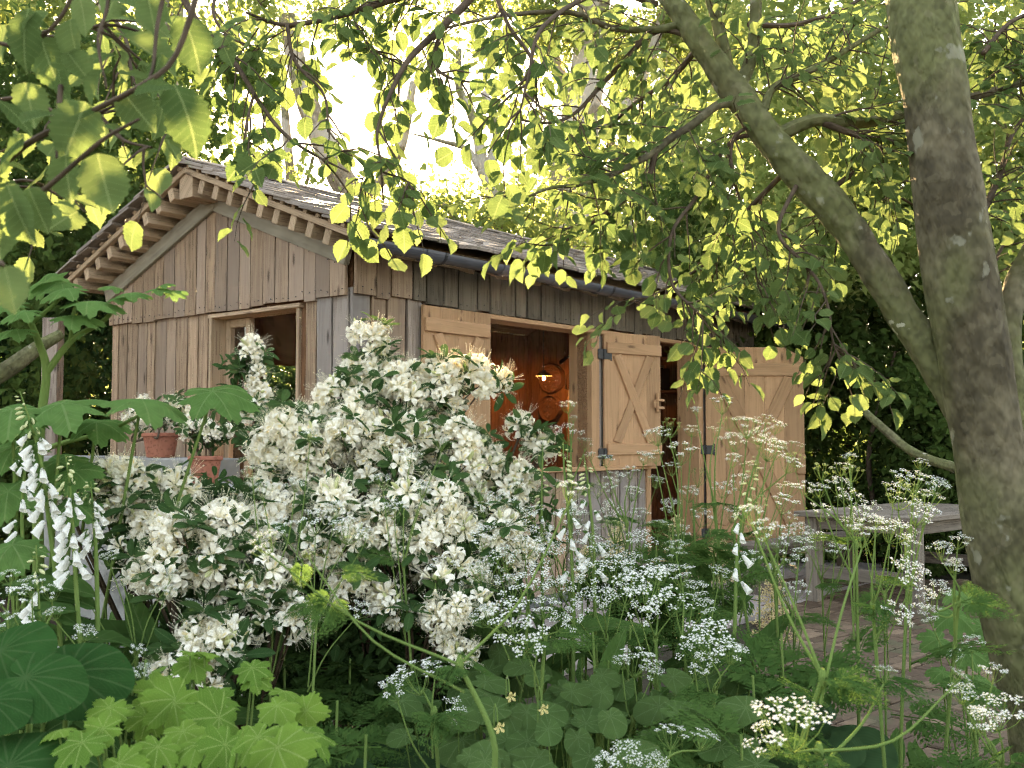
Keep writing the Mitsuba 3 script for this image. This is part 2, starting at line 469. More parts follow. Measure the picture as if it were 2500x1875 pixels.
# gable opening: lining boards and a half-drawn sash
for c, s in (((0.06, 1.02, 2.005), (0.20, 1.06, 0.03)), ((0.06, 0.525, 1.36), (0.17, 0.03, 1.28)), ((0.06, 1.520, 1.36), (0.20, 0.03, 1.28)), ((0.02, 1.02, 0.71), (0.30, 1.08, 0.035))):
    Mesh().add(*box(c, s)).put(HUT + "__window_frame", "oak_frame")
SA = HUT + "__sash"
for c, s in (((0.11, 1.475, 1.36), (0.045, 0.055, 1.25)), ((0.11, 1.235, 1.36), (0.045, 0.055, 1.25)), ((0.11, 1.355, 1.955), (0.045, 0.184, 0.06)), ((0.11, 1.355, 0.76), (0.045, 0.184, 0.06))):
    Mesh().add(*box(c, s)).put(SA + "__stile", "oak_frame")
scene["window_glass"] = {"type": "thindielectric"}
Mesh().add([[0.11, 1.263, 0.79], [0.11, 1.447, 0.79], [0.11, 1.447, 1.925], [0.11, 1.263, 1.925]], quads([[0, 1, 2, 3]])).put(SA + "__pane", "window_glass")

# side wall: a lapped row under the eaves, long boards where the shutters leave the wall bare
x = -0.03
while x < L:
    w = rng.uniform(0.125, 0.205)
    z0 = LAP + rng.normal(0, 0.008)
    h = band_top(0) - 0.03 - z0
    Mesh().add(*place(board(w, h, 0.026, 0.006, rows=4, gap=0.006), (x + w / 2, -0.032 - rng.uniform(0, 0.010), z0), (1, 0, 0), (0, -1, 0))).put(SW + "__board", ("oak_grey" if rng.random() < 0.5 else "oak_weathered") if x < 0.45 else "oak_eave_shade")
    x += w
x = -0.03
while x < L:
    w = rng.uniform(0.13, 0.19)
    c = x + w / 2
    a, b = -0.12, LAP + 0.05
    if 1.2 < c < 3.46:
        b = 0.83
    if not (3.42 < c < 4.50):
        Mesh().add(*place(board(w, b - a, 0.026, 0.014, rows=12, gap=0.007), (c, -0.003 - rng.uniform(0, 0.006), a), (1, 0, 0), (0, -1, 0))).put(SW + "__board", "oak_grey" if rng.random() < 0.6 else "oak_weathered")
    x += w
for c, s, m in (((2.665, 0.07, 1.43), (0.11, 0.24, 1.12), "oak_new"), ((1.225, 0.07, 1.43), (0.10, 0.24, 1.12), "oak_new"), ((2.735, -0.02, 1.43), (0.025, 0.05, 1.12), "oak_grey"),
                ((2.35, 0.02, 2.005), (2.34, 0.20, 0.035), "oak_new"), ((2.40, -0.04, 0.855), (2.15, 0.20, 0.032), "oak_new"),
                ((3.12, 0.0, 1.43), (0.74, 0.06, 1.10), "oak_grey"), ((3.49, 0.06, 1.0), (0.07, 0.22, 1.98), "oak_new"), ((4.435, 0.07, 1.0), (0.09, 0.24, 1.98), "oak_new"), ((3.96, 0.02, 2.010), (0.95, 0.18, 0.035), "oak_new"), ((4.49, -0.01, 1.0), (0.022, 0.06, 2.0), "oak_grey")):
    Mesh().add(*box(c, s)).put(HUT + "__opening_frame", m)
Mesh().add(*box((3.96, -0.14, -0.09), (1.0, 0.30, 0.10))).put(HUT + "__door_step", "slab_stone")


def leaf_panel(name, hinge, direction, width, z0, z1, boards, mirror=False, arch=0.0, flip=1, latch=None):
    """A ledged and braced shutter or door, seen from its braced face. hinge: foot of the hinge line; direction: from the hinge outwards."""
    d = unit(np.array([direction[0], direction[1], 0.0]))
    o = np.array([d[1], -d[0], 0.0]) * flip
    h = z1 - z0
    bw = width / boards
    for i in range(boards):
        c = (i + 0.5) * bw
        drop = lambda u: arch * max(0.0, (u - (1 - 0.22)) / 0.22) ** 2 if arch else 0.0
        top = (h - drop(i / boards), h - drop((i + 1) / boards))
        piece = board(bw, h, 0.022, 0.0, rows=2, top=top, gap=0.0015)
        Mesh().add(*place(piece, np.array([hinge[0], hinge[1], z0]) + d * c, d, o)).put(name + "__board", "oak_new")
    rail_h = 0.095 if h < 1.5 else 0.125
    rows = []
    lo, hi = (0.10, h - 0.085 - rail_h) if h < 1.5 else (0.14, h - 0.155 - rail_h)
    for zz in (lo, hi):
        c = np.array([hinge[0], hinge[1], z0 + zz + rail_h / 2]) + d * (width / 2 + 0.008) + o * 0.034
        Mesh().add(*box(c, (width - 0.03, 0.024, rail_h), [d, o, [0, 0, 1]])).put(name + "__rail", "oak_new")
    for s in (0, 1):
        a = np.array([0.13 if s == 0 else width - 0.13, hi - 0.004])
        b = np.array([width - 0.13 if s == 0 else 0.13, lo + rail_h + 0.004])
        e = unit(b - a)
        n = np.array([-e[1], e[0]])
        bw2 = 0.085 if h < 1.5 else 0.115
        ln = np.linalg.norm(b - a)
        v, f, uv = box((0, 0, 0), (ln, 0.022 - 0.004 * s, bw2), None, 0.003)
        loc = (a + b) / 2
        w3 = np.array([hinge[0], hinge[1], z0]) + d * loc[0] + UP * loc[1] + o * (0.0335 - 0.003 * s)
        X = d * e[0] + UP * e[1]
        Zv = d * n[0] + UP * n[1]
        # the ends are cut level with the rails
        pts = v @ np.array([X, o, Zv]) + w3
        lim_hi, lim_lo = z0 + hi - 0.001, z0 + lo + rail_h + 0.001
        t = pts[:, 2]
        slope = (X / max(abs(X[2]), 0.2)) * np.sign(X[2])
        over = np.where(t > lim_hi, t - lim_hi, np.where(t < lim_lo, t - lim_lo, 0.0))
        pts = pts - over[:, None] * slope
        Mesh().add(pts, f, uv).put(name + "__brace", "oak_new")
    return d, o


def hinge_strap(name, pos, d, o):
    m = Mesh()
    m.add(*box(pos + d * 0.045 + o * 0.026, (0.07, 0.006, 0.085), [d, o, UP], 0.002))
    m.add(*box(pos + d * 0.083 + o * 0.026, (0.012, 0.006, 0.11), [d, o, UP], 0.002))
    m.add(*box(pos - d * 0.035 + o * 0.026, (0.06, 0.006, 0.085), [d, o, UP], 0.002))
    m.add(*tube([pos + o * 0.034 - UP * 0.045, pos + o * 0.034 + UP * 0.045], 0.008, 8, cap=True))
    m.put(name + "__hinge", "iron_black")


S1, S2, DR = HUT + "__shutter", key(HUT + "__shutter") and HUT + "__shutter_001", HUT + "__door"
labels[S1] = {"label": "left oak shutter folded flat against the wall"}
labels[S2] = {"label": "right oak shutter standing slightly off the wall"}
labels[DR] = {"label": "oak door with a rounded top corner, swung wide open"}
leaf_panel(S1, (1.275, -0.062), (-1, 0), 0.705, 0.865, 2.020, 4, flip=-1)
d2, o2 = leaf_panel(S2, (2.765, -0.05), (math.cos(math.radians(14)), -math.sin(math.radians(14))), 0.66, 0.868, 2.01, 4)
for zz in (1.82, 0.98):
    hinge_strap(S2, np.array([2.757, -0.05, zz]), d2, o2)
# wooden turn-latch on the right shutter
m = Mesh()
base = np.array([2.765, -0.05, 1.42]) + d2 * 0.60 + o2 * 0.045
m.add(*box(base, (0.03, 0.02, 0.17), [d2, o2, UP], 0.006))
m.add(*box(base + UP * 0.022 + d2 * 0.03 + o2 * 0.006, (0.085, 0.02, 0.022), [d2, o2, UP], 0.004))
m.add(*box(base - UP * 0.045 + d2 * 0.03 + o2 * 0.006, (0.085, 0.02, 0.022), [d2, o2, UP], 0.004))
m.add(*box(base - d2 * 0.04 + o2 * 0.006 - UP * 0.01, (0.022, 0.02, 0.07), [d2, o2, UP], 0.004))
m.put(S2 + "__latch", "oak_new")
d3, o3 = leaf_panel(DR, (4.48, -0.07), RIGHT[:2], 0.955, 0.005, 1.995, 5, arch=0.10)
for zz in (1.74, 1.0, 0.20):
    hinge_strap(DR, np.array([4.473, -0.068, zz]), d3, o3)
m = Mesh()
base = np.array([4.48, -0.07, 0.86]) + d3 * 0.915 + o3 * 0.035
m.add(*box(base, (0.085, 0.026, 0.19), [d3, o3, UP], 0.008))
m.put(DR + "__lock_block", "oak_new")
m = Mesh()
c = np.array([4.48, -0.07, 0.97]) + d3 * 0.78 + o3 * 0.04
e = unit(d3 * 0.75 - UP * 0.8)
n_ = np.cross(o3, e)
ring = np.array([c + e * (0.11 * (1 if -90 < a < 90 else -1)) + e * 0.018 * math.cos(math.radians(a)) + n_ * 0.018 * math.sin(math.radians(a)) for a in np.arange(-80, 281, 20)])
m.add(*tube(np.vstack([ring, ring[:1]]), 0.006, 6))
m.put(DR + "__pull", "oak_frame")

# ---- roof
RF = HUT + "__roof"
X0, X1 = -0.33, L + 0.33
EAVE = -0.34
th = math.atan(SL)
for s in (-1, 1):  # s = -1: the slope towards the path
    d = np.array([0, s * math.cos(th), -math.sin(th)])
    nrm = np.array([0, s * math.sin(th), math.cos(th)])
    length = (MID - EAVE) / math.cos(th)

    def on(x, dist, lift):
        return np.array([x, MID, 3.07]) + d * dist + nrm * lift
    # sheathing over the rooms, ceiling boards below
    ax = np.array([[1, 0, 0], d, nrm])
    Mesh().add(*box(on(L / 2, length / 2 - 0.04, -0.045), (L - 0.02, length - 0.12, 0.018), ax)).put(RF + "__sheathing", "oak_frame")
    for i in range(11):
        Mesh().add(*box(on(L / 2, 0.10 + i * 0.135, -0.165), (L - 0.24, 0.128, 0.016), ax)).put(RF + "__ceiling_board", "cedar_inside")
    # purlins, their ends carried past the gable
    for i in range(9):
        dist = 0.245 + i * 0.183
        Mesh().add(*box(on((X0 + 0.03 + 0.9) / 2, dist, -0.105), (0.9 - X0 - 0.03, 0.065, 0.098), ax)).put(RF + "__purlin", "oak_frame")
    # flying rafter and battens
    Mesh().add(*box(on(X0 + 0.035, length / 2, -0.033), (0.045, length, 0.042), ax)).put(RF + "__verge_rafter", "oak_frame")
    exposure_ = 0.128
    n_courses = int(length / exposure_)
    for i in range(n_courses + 1):
        Mesh().add(*box(on((X0 + 0.012 + 0.30) / 2, length - 0.075 - i * exposure_, 0.0), (0.30 - X0, 0.038, 0.024), ax)).put(RF + "__batten", "oak_frame")
    # shakes, course by course from the eaves up
    far = Mesh()
    tiles = []
    for i in range(n_courses + 1):
        dist0 = length + 0.055 - i * exposure_
        x = X0 - 0.03 - rng.uniform(0, 0.03)
        while x < X1:
            w = rng.uniform(0.10, 0.21)
            tiles.append((x + w / 2, dist0 + rng.normal(0, 0.011), w, rng.uniform(0.014, 0.030)))
            x += w + rng.uniform(0.001, 0.008)
    if s == 1:
        tiles.sort(key=lambda t: t[0])
    else:
        tiles.sort(key=lambda t: t[0] + 0.12 * (t[1]))
    for n, (x, dist, w, t) in enumerate(tiles):
        ln = rng.uniform(0.27, 0.31)
        if dist - ln < 0.01:
            ln = max(dist - 0.01, 0.06)
        tilt = math.radians(rng.normal(4.3, 0.9))
        dd = d * math.cos(tilt) + nrm * math.sin(tilt)
        dd = unit(dd + np.array([rng.normal(0, 0.012), 0, 0]))
        nn = unit(nrm * math.cos(tilt) - d * math.sin(tilt) + np.array([rng.normal(0, 0.04), 0, 0]))
        nn = unit(nn - dd * (nn @ dd))
        end = on(x, dist, 0.043 + rng.normal(0, 0.002))
        piece = box(end - dd * ln / 2, (w, ln, t), [np.cross(dd, nn), dd, nn], 0.003)
        if (n < 280 and s == -1) or (n < 40 and s == 1):
            Mesh().add(*piece).put(RF + "__shake", "roof_shake")
        else:
            far.add(*piece)
    tag(far.put(RF + "__far_shake", "roof_shake"), kind="stuff")
# ridge shakes
x = X0 - 0.03
while x < X1:
    w = rng.uniform(0.16, 0.26)
    for s in (-1, 1):
        d = np.array([0, s * math.cos(th), -math.sin(th)])
        nrm = np.array([0, s * math.sin(th), math.cos(th)])
        Mesh().add(*box(np.array([x + w / 2, MID, 3.07]) + d * (0.075 + 0.004 * s) + nrm * (0.056 + rng.uniform(0, 0.004)), (w - 0.004, 0.17, 0.014), [[1, 0, 0], d, nrm], 0.003)).put(RF + "__ridge_shake", "roof_shake")
    x += w
Mesh().add(*box((0.3, MID, 2.925), (1.2, 0.165, 0.185))).put(RF + "__ridge_beam", "oak_frame")
for s, y0 in ((-1, 0.0), (1, W)):
    sgn = -1 if s == -1 else 1
    for i in range(15):
        x = 0.12 + i * 0.375
        d = np.array([0, sgn * math.cos(th), -math.sin(th)])
        nrm = np.array([0, sgn * math.sin(th), math.cos(th)])
        yc = y0 + sgn * 0.10
        Mesh().add(*box(np.array([x, yc, roof_z(yc) - 0.105]), (0.075, 0.36, 0.10), [[1, 0, 0], d, nrm])).put(RF + "__rafter_tail", "oak_frame")
    yc = y0 + sgn * 0.16
    Mesh().add(*box(np.array([L / 2, yc, roof_z(yc) - 0.052]), (L + 0.3, 0.30, 0.012), [[1, 0, 0], [0, sgn * math.cos(th), -math.sin(th)], [0, sgn * math.sin(th), math.cos(th)]])).put(RF + "__soffit", "oak_eave_shade")

# ---- gutter
GT = HUT + "__gutter"
gy, gz, gr = -0.375, 2.315, 0.060


def half_round(x0, x1, r, t=0.005):
    a = np.linspace(math.pi, 2 * math.pi, 13)
    ring = np.vstack([np.stack([r * np.cos(a), r * np.sin(a)], 1), np.stack([(r - t) * np.cos(a[::-1]), (r - t) * np.sin(a[::-1])], 1)])
    n = len(ring)
    v = np.array([[x, gy + p[0], gz + p[1]] for x in (x0, x1) for p in ring])
    i = np.arange(n)
    q = np.stack([i, (i + 1) % n, n + (i + 1) % n, n + i], 1)
    caps = [[k, k + 1, n - 2 - k, n - 1 - k] for k in range(n // 2 - 1)]
    caps += [[n + c for c in k] for k in caps]
    return v, quads(np.vstack([q, caps])), np.stack([v[:, 0], v[:, 2]], 1)


Mesh().add(*half_round(X0 + 0.02, X1 - 0.02, gr)).put(GT, "zinc_painted", smooth=False)
for x in (0.25, 1.02, 1.62, 2.2, 3.0, 3.9, 4.7):
    Mesh().add(*half_round(x, x + 0.16, gr + 0.010)).put(GT + "__collar", "zinc_painted")
    Mesh().add(*half_round(x + 0.165, x + 0.185, gr + 0.013)).put(GT + "__bracket", "iron_black")

# ---- inside: linings, a shelf with books
x = 0.12
while x < L - 0.14:
    w = 0.125
    if not (1.38 < x + w / 2 < 2.2):
        Mesh().add(*place(board(w, 2.35, 0.016, 0.0, rows=2, gap=0.003), (x + w / 2, W - 0.10, 0), (1, 0, 0), (0, -1, 0))).put(BW + "__lining_board", "cedar_inside")
    x += w
y = 0.12
while y < W - 0.14:
    w = 0.125
    h0, h1 = band_top(y) - 0.03, band_top(y + w) - 0.03
    Mesh().add(*place(board(w, 2.3, 0.016, 0.0, rows=2, gap=0.003, top=(h0, h1)), (L - 0.10, y + w / 2, 0), (0, 1, 0), (-1, 0, 0))).put(EW + "__lining_board", "cedar_inside")
    y += w
SH = HUT + "__book_shelf"
for zz in (1.26, 1.62, 1.98):
    Mesh().add(*box((L - 0.26, 0.78, zz - 0.012), (0.24, 1.2, 0.024))).put(SH + "__board", "cedar_inside")
for c in (((0.24, 0.024, 1.1), 0.175), ((0.24, 0.024, 1.1), 1.385)):
    Mesh().add(*box((L - 0.26, c[1], 1.5), c[0])).put(SH + "__side", "cedar_inside")

# ---------------------------------------------------------------- leaves: templates and materials
def leaf_material(name, light, dark, vein, trans=1.1, rough=0.5, rate=8.0, slant=3.4, spec=None, radial=0, tone=0.5, blemish=0.15, lines=False):
    def colour(p, n, uv):
        i = dr.floor(uv.x * 0.5)
        a, b = uv.x - 2 * i - 0.5, uv.y
        if radial:
            ang = dr.atan2(a, b - 0.5) * (radial / 6.2832)
            w = dr.abs(ang - dr.round(ang))
            rad = dr.sqrt(a * a + dr.square(b - 0.5)) + 0.02
            line = 1 - smoothstep(0.004, 0.014, w * rad * 6.2832 / radial)
            s = rad * 16 - w * 5
            side = (1 - smoothstep(0.05, 0.16, dr.abs(s - dr.round(s)))) * 0.35
        elif lines:
            line = 1 - smoothstep(0.0, 0.03, dr.abs(a))
            s = a / dr.maximum(0.12, dr.sin(dr.clip(b, 0.02, 0.98) * 3.1416)) * 14
            side = (1 - smoothstep(0.05, 0.30, dr.abs(s - dr.round(s)))) * 0.6
        else:
            line = 1 - smoothstep(0.012, 0.035, dr.abs(a))
            s = b * rate - dr.abs(a) * slant
            side = (1 - smoothstep(0.02, 0.13, dr.abs(s - dr.round(s)))) * 0.32
        c = mix(dark, light, smoothstep(0.0, 1.0, cell_rand(i, 4) * tone + (1 - tone) * noise(p.x * 2.1, p.y * 2.1, p.z * 2.1)))
        c = c * (1 - blemish + 2 * blemish * noise(p.x * 55, p.y * 55, p.z * 55))
        return mix(c, vein, dr.clip(line + side, 0, 1) * 0.6)

    d = {"type": "principledthin", "base_color": proc(colour), "roughness": rough, "diff_trans": trans}
    if spec is not None:
        d["eta"] = spec
    scene[name] = d


def plain_leaf(name, color_a, color_b, trans=1.1, rough=0.5, freq=1.5):
    """Leaves too small in view for veins: colour varies by leaf and in drifts."""
    scene[name] = {"type": "principledthin", "roughness": rough, "diff_trans": trans,
                   "base_color": proc(lambda p, n, uv: mix(color_a, color_b, 0.5 * cell_rand(dr.floor(uv.x * 0.5), 1) + 0.5 * noise(p.x * freq, p.y * freq, p.z * freq)))}


leaf_material("leaf_hazel", (0.215, 0.285, 0.105), (0.075, 0.13, 0.040), (0.26, 0.33, 0.14), trans=1.15, rough=0.5, rate=9, slant=3.0)
leaf_material("leaf_azalea", (0.085, 0.15, 0.048), (0.032, 0.072, 0.024), (0.12, 0.19, 0.08), trans=0.8, rough=0.45, rate=7)
leaf_material("leaf_lime", (0.25, 0.39, 0.065), (0.12, 0.23, 0.04), (0.36, 0.47, 0.16), trans=0.9, rough=0.55, radial=9, tone=0.75)
leaf_material("leaf_heart", (0.108, 0.172, 0.054), (0.05, 0.098, 0.029), (0.145, 0.21, 0.088), trans=0.7, rough=0.5, radial=9)
leaf_material("leaf_broad", (0.19, 0.32, 0.10), (0.10, 0.20, 0.055), (0.24, 0.35, 0.14), trans=0.9, rough=0.5, radial=7)
leaf_material("leaf_glossy", (0.032, 0.085, 0.022), (0.02, 0.055, 0.015), (0.06, 0.105, 0.04), trans=0.2, rough=0.30, radial=15, tone=0.3)
leaf_material("leaf_hosta", (0.065, 0.115, 0.05), (0.035, 0.072, 0.03), (0.027, 0.055, 0.022), trans=0.4, rough=0.35, lines=True)
leaf_material("leaf_border", (0.125, 0.22, 0.06), (0.054, 0.114, 0.032), (0.15, 0.225, 0.085), trans=0.9, rough=0.5, rate=6)
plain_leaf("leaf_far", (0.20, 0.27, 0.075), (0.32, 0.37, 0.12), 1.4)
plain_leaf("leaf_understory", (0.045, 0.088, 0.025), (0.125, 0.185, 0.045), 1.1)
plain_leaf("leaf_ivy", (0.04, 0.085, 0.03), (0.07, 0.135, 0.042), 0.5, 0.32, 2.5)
plain_leaf("leaf_fern", (0.05, 0.112, 0.03), (0.12, 0.205, 0.054), 1.0, 0.55, 3.0)
plain_leaf("stem_green", (0.11, 0.195, 0.05), (0.20, 0.28, 0.085), 0.35, 0.5, 9.0)


def bark(name, base, dark, lichen, moss, scale=1.0, plates=None):
    def colour(p, n, uv):
        q = p * scale
        c = mix(dark, base, smoothstep(0.25, 0.75, fbm(q.x * 11, q.y * 11, q.z * 5, octaves=4)))
        c = mix(c, moss, smoothstep(0.36, 0.60, fbm(q.x * 3 + 7, q.y * 3, q.z * 1.6, octaves=3)) * 0.8)
        c = c * (0.5 + 1.0 * fbm(q.x * 60, q.y * 60, q.z * 36, octaves=2))
        c = mix(c, mi.Color3f(dark) * 0.5, smoothstep(0.60, 0.68, fbm(q.x * 24, q.y * 24, q.z * 15 + 9, octaves=3)) * 0.30)
        c = mix(c, mi.Color3f(base) * 1.35, smoothstep(0.60, 0.66, fbm(q.x * 31 + 3, q.y * 31, q.z * 22, octaves=3)) * 0.22)
        spot = smoothstep(0.68, 0.76, fbm(q.x * 17 + 5, q.y * 17, q.z * 12, octaves=4))
        c = mix(c, lichen, spot * 0.6)
        pale = smoothstep(0.83, 0.86, noise(q.x * 10 + 2, q.y * 10, q.z * 7) * 0.8 + 0.2 * noise(q.x * 70, q.y * 70, q.z * 70))
        c = mix(c, mi.Color3f(lichen) * 1.6, pale * 0.8)
        if plates is not None:
            c = mix(c, plates, smoothstep(0.5, 0.54, fbm(q.x * 4 + 3, q.y * 4, q.z * 2.6, octaves=3)))
        return c

    scene[name] = two({"type": "bumpmap", "bump": proc(lambda p, n, uv: fbm(p.x * scale * 34, p.y * scale * 34, p.z * scale * 18, octaves=4)), "scale": 0.022 / scale,
                       "bsdf": {"type": "principled", "base_color": proc(colour), "roughness": 0.85, "specular": 0.2}})


bark("bark_hazel", (0.145, 0.126, 0.082), (0.068, 0.057, 0.036), (0.28, 0.275, 0.215), (0.125, 0.135, 0.055))
bark("bark_plane", (0.26, 0.22, 0.17), (0.17, 0.14, 0.105), (0.36, 0.34, 0.30), (0.20, 0.19, 0.11), scale=0.5, plates=(0.42, 0.38, 0.33))
scene["twig"] = principled(proc(lambda p, n, uv: mix((0.045, 0.032, 0.022), (0.11, 0.08, 0.055), noise(p.x * 40, p.y * 40, p.z * 40))), 0.8, 0.2)


def blade(n=6, m=2, width=0.62, shape=1.0, tip=0.5, fold=0.10, droop=0.12, serr=0.0, curl=0.0, wave=0.0, base_round=0.5, seed=0, profile=None):
    """A leaf one unit long along +x: rows of 2m + 1 points; its margin toothed by serr."""
    t = np.linspace(0, 1, n + 1)
    w = np.power(np.clip(t, 0, 1), base_round) * np.power(np.clip(1 - t, 0, 1), tip) if profile is None else np.interp(t, *profile)
    w = w / w.max() * width / 2 * shape
    w[0] = 0.012
    w[-1] = 0.004
    if serr:
        w[1:-1] *= 1 + serr * np.where(np.arange(1, n) % 2 == 0, 1, -1)
    s = np.linspace(-1, 1, 2 * m + 1)
    rnd = np.random.default_rng(seed)
    x = t[:, None] + 0 * s[None] - 0.06 * np.abs(s)[None] * np.sin(np.pi * t)[:, None] * 0
    y = w[:, None] * s[None]
    z = fold * np.abs(y) * 2 - droop * t[:, None] ** 2 + curl * y * y * 4 + wave * np.sin(t * 14 + rnd.uniform(0, 6))[:, None] * np.abs(s)[None] ** 2
    v = np.stack([x, y, z], -1).reshape(-1, 3)
    uv = np.stack([np.broadcast_to(0.5 + y / width * 0.98, z.shape), np.broadcast_to(t[:, None], z.shape)], -1).reshape(-1, 2)
    i, j = np.meshgrid(np.arange(n), np.arange(2 * m), indexing="ij")
    k = 2 * m + 1
    q = np.stack([i * k + j, (i + 1) * k + j, (i + 1) * k + j + 1, i * k + j + 1], -1).reshape(-1, 4)
    return v, quads(q), uv


HAZEL_OUTLINE = ([0, 0.05, 0.15, 0.32, 0.52, 0.68, 0.80, 0.90, 1.0], [0.10, 0.50, 0.80, 0.97, 1.0, 0.86, 0.58, 0.26, 0.0])
HAZEL = [blade(17, 2, wd, profile=HAZEL_OUTLINE, fold=f, droop=d, serr=0.075, curl=c, wave=0.022, seed=i) for i, (f, d, wd, c) in enumerate(((0.20, 0.18, 0.76, 0.0), (-0.10, 0.30, 0.82, 0.12), (0.38, 0.10, 0.70, -0.1), (0.10, -0.10, 0.80, -0.15)))]
SMALL_LEAF = blade(2, 1, 0.72, tip=0.5, base_round=0.5, fold=0.25, droop=0.15)
POINTED = blade(4, 1, 0.42, tip=0.7, base_round=0.6, fold=0.2, droop=0.2)


def in_view(p, margin=0.04):
    d = np.asarray(p) - EYE
    f, r, z = d @ FWD, d @ RIGHT, d[..., 2]
    f = np.maximum(f, 0.05)
    return (np.abs(r / f) < 0.4915 + margin) & (z / f < 0.43 + margin) & (z / f > -0.32 - margin)


SUN_U = unit(SUN)


def off_sun(p, radius):
    d = np.asarray(p) - EYE
    return np.linalg.norm(d - (d @ SUN_U)[..., None] * SUN_U, axis=-1) > radius


class Foliage:
    """Leaves of one plant: those that show largest become parts, the rest one mass."""

    def __init__(self):
        self.pos, self.rows, self.size, self.kind = [], [], [], []

    def add(self, pos, rows, size, kind):
        self.pos.append(pos), self.rows.append(rows), self.size.append(size), self.kind.append(kind)

    def finish(self, thing, groups, templates, bsdf, most=300, part="leaf"):
        pos, rows, size, kind = np.array(self.pos), np.array(self.rows), np.array(self.size), np.array(self.kind)
        show = size / np.linalg.norm(pos - EYE, axis=1) * in_view(pos)
        order = np.argsort(-show)
        near, rest = order[:most], order[most:]
        for i in near:
            instance(f"{thing}__{part}", groups[kind[i]], matrix(pos[i], rows[i], size[i]))
        if len(rest):
            m = Mesh()
            for k in range(len(templates)):
                sel = rest[kind[rest] == k]
                if len(sel):
                    stamp(m, templates[k], pos[sel], rows[sel], size[sel])
            tag(m.put(f"{thing}__{part}_mass", bsdf, smooth=True), kind="stuff")


def leaf_groups(prefix, templates, bsdf):
    out = []
    for i, t in enumerate(templates):
        v, f, uv = t
        uv = uv.copy()
        uv[:, 0] += 2 * (7 * i + 3)
        out.append(group_of(f"{prefix}_{i}", leaf=ply((v, f), bsdf, smooth=True, uv=uv)))
    return out


HAZEL_G = leaf_groups("hazel_leaf_kind", HAZEL, "leaf_hazel")


def random_unit(n=None):
    v = rng.normal(size=(3,) if n is None else (n, 3))
    return unit(v)


def leafy_twig(fol, twigs, start, direction, length, leaf, gap=0.042, sag=0.5, r0=0.0030, sub=True):
    """A hanging twig with two ranks of drooping leaves."""
    n = max(4, int(length / 0.05))
    pts = [np.asarray(start, float)]
    d = unit(direction)
    for i in range(n):
        d = unit(d + np.array([0, 0, -sag / n * 1.4]) + rng.normal(0, 0.16, 3))
        pts.append(pts[-1] + d * length / n)
    pts = np.array(pts)
    twigs.add(*tube(pts, np.linspace(r0, 0.0009, len(pts)), 4))
    side = unit(np.cross(d, UP) + rng.normal(0, 0.2, 3))
    s, k = rng.uniform(0.03, 0.08), 0
    while s < length:
        u = s / length * n
        i = min(int(u), n - 1)
        p = pts[i] + (pts[i + 1] - pts[i]) * (u - i)
        t = unit(pts[i + 1] - pts[i])
        sd = side * (1 if k % 2 else -1)
        ld = unit(t * 0.55 + sd * rng.uniform(0.6, 0.95) - UP * rng.uniform(0.15, 0.7) + rng.normal(0, 0.14, 3))
        nrm = unit(UP + t * 0.45 + rng.normal(0, 0.28, 3))
        p0 = p + ld * 0.012
        size = leaf * rng.uniform(0.72, 1.15) * (0.75 if s < 0.08 else 1.0)
        if off_sun(p0 + ld * size / 2, 0.055):
            fol.add(p0, axes_from(ld, nrm), size, int(rng.integers(0, 4)))
        if sub and rng.random() < 0.22 and s < length * 0.75:
            leafy_twig(fol, twigs, p, unit(t * 0.6 + sd * 0.8), length * rng.uniform(0.3, 0.5), leaf * 0.9, gap, sag, r0 * 0.6, False)
        s += gap * rng.uniform(0.7, 1.3)
        k += 1


def clothe(fol, twigs, path, count, length, leaf, down=0.35, sag=0.6, first=0.1, gap=0.042):
    """Leafy twigs along a branch."""
    p = np.asarray(path)
    for u in rng.uniform(first, 1.0, count):
        x = u * (len(p) - 1)
        i = min(int(x), len(p) - 2)
        s = p[i] + (p[i + 1] - p[i]) * (x - i)
        t = unit(p[i + 1] - p[i])
        q = random_unit()
        q = unit(q - t * (q @ t))
        leafy_twig(fol, twigs, s, t * 0.7 + q * 0.9 - UP * down, length * rng.uniform(0.55, 1.2), leaf, gap, sag)


# ---------------------------------------------------------------- the hazel at the right, its trunk and leaning limb
HZ = "hazel_tree"
tag(HZ, "mossy grey-brown hazel tree at the right with a leaning limb and drooping sunlit leaves", "tree")
fol, twigs = Foliage(), Mesh()


def limb(name, pts, radii, bsdf="bark_hazel", sides=14, rough=0.16, n=None, seed=0, part=True):
    n = n or max(8, 5 * len(pts))
    path = smooth_path(pts, n)
    rad = np.interp(np.linspace(0, 1, n), np.linspace(0, 1, len(radii)), radii)
    if part:
        Mesh().add(*tube(path, rad, sides, ident=3, rough=rough, seed=seed, cap=True)).put(name, bsdf, smooth=True)
    return path


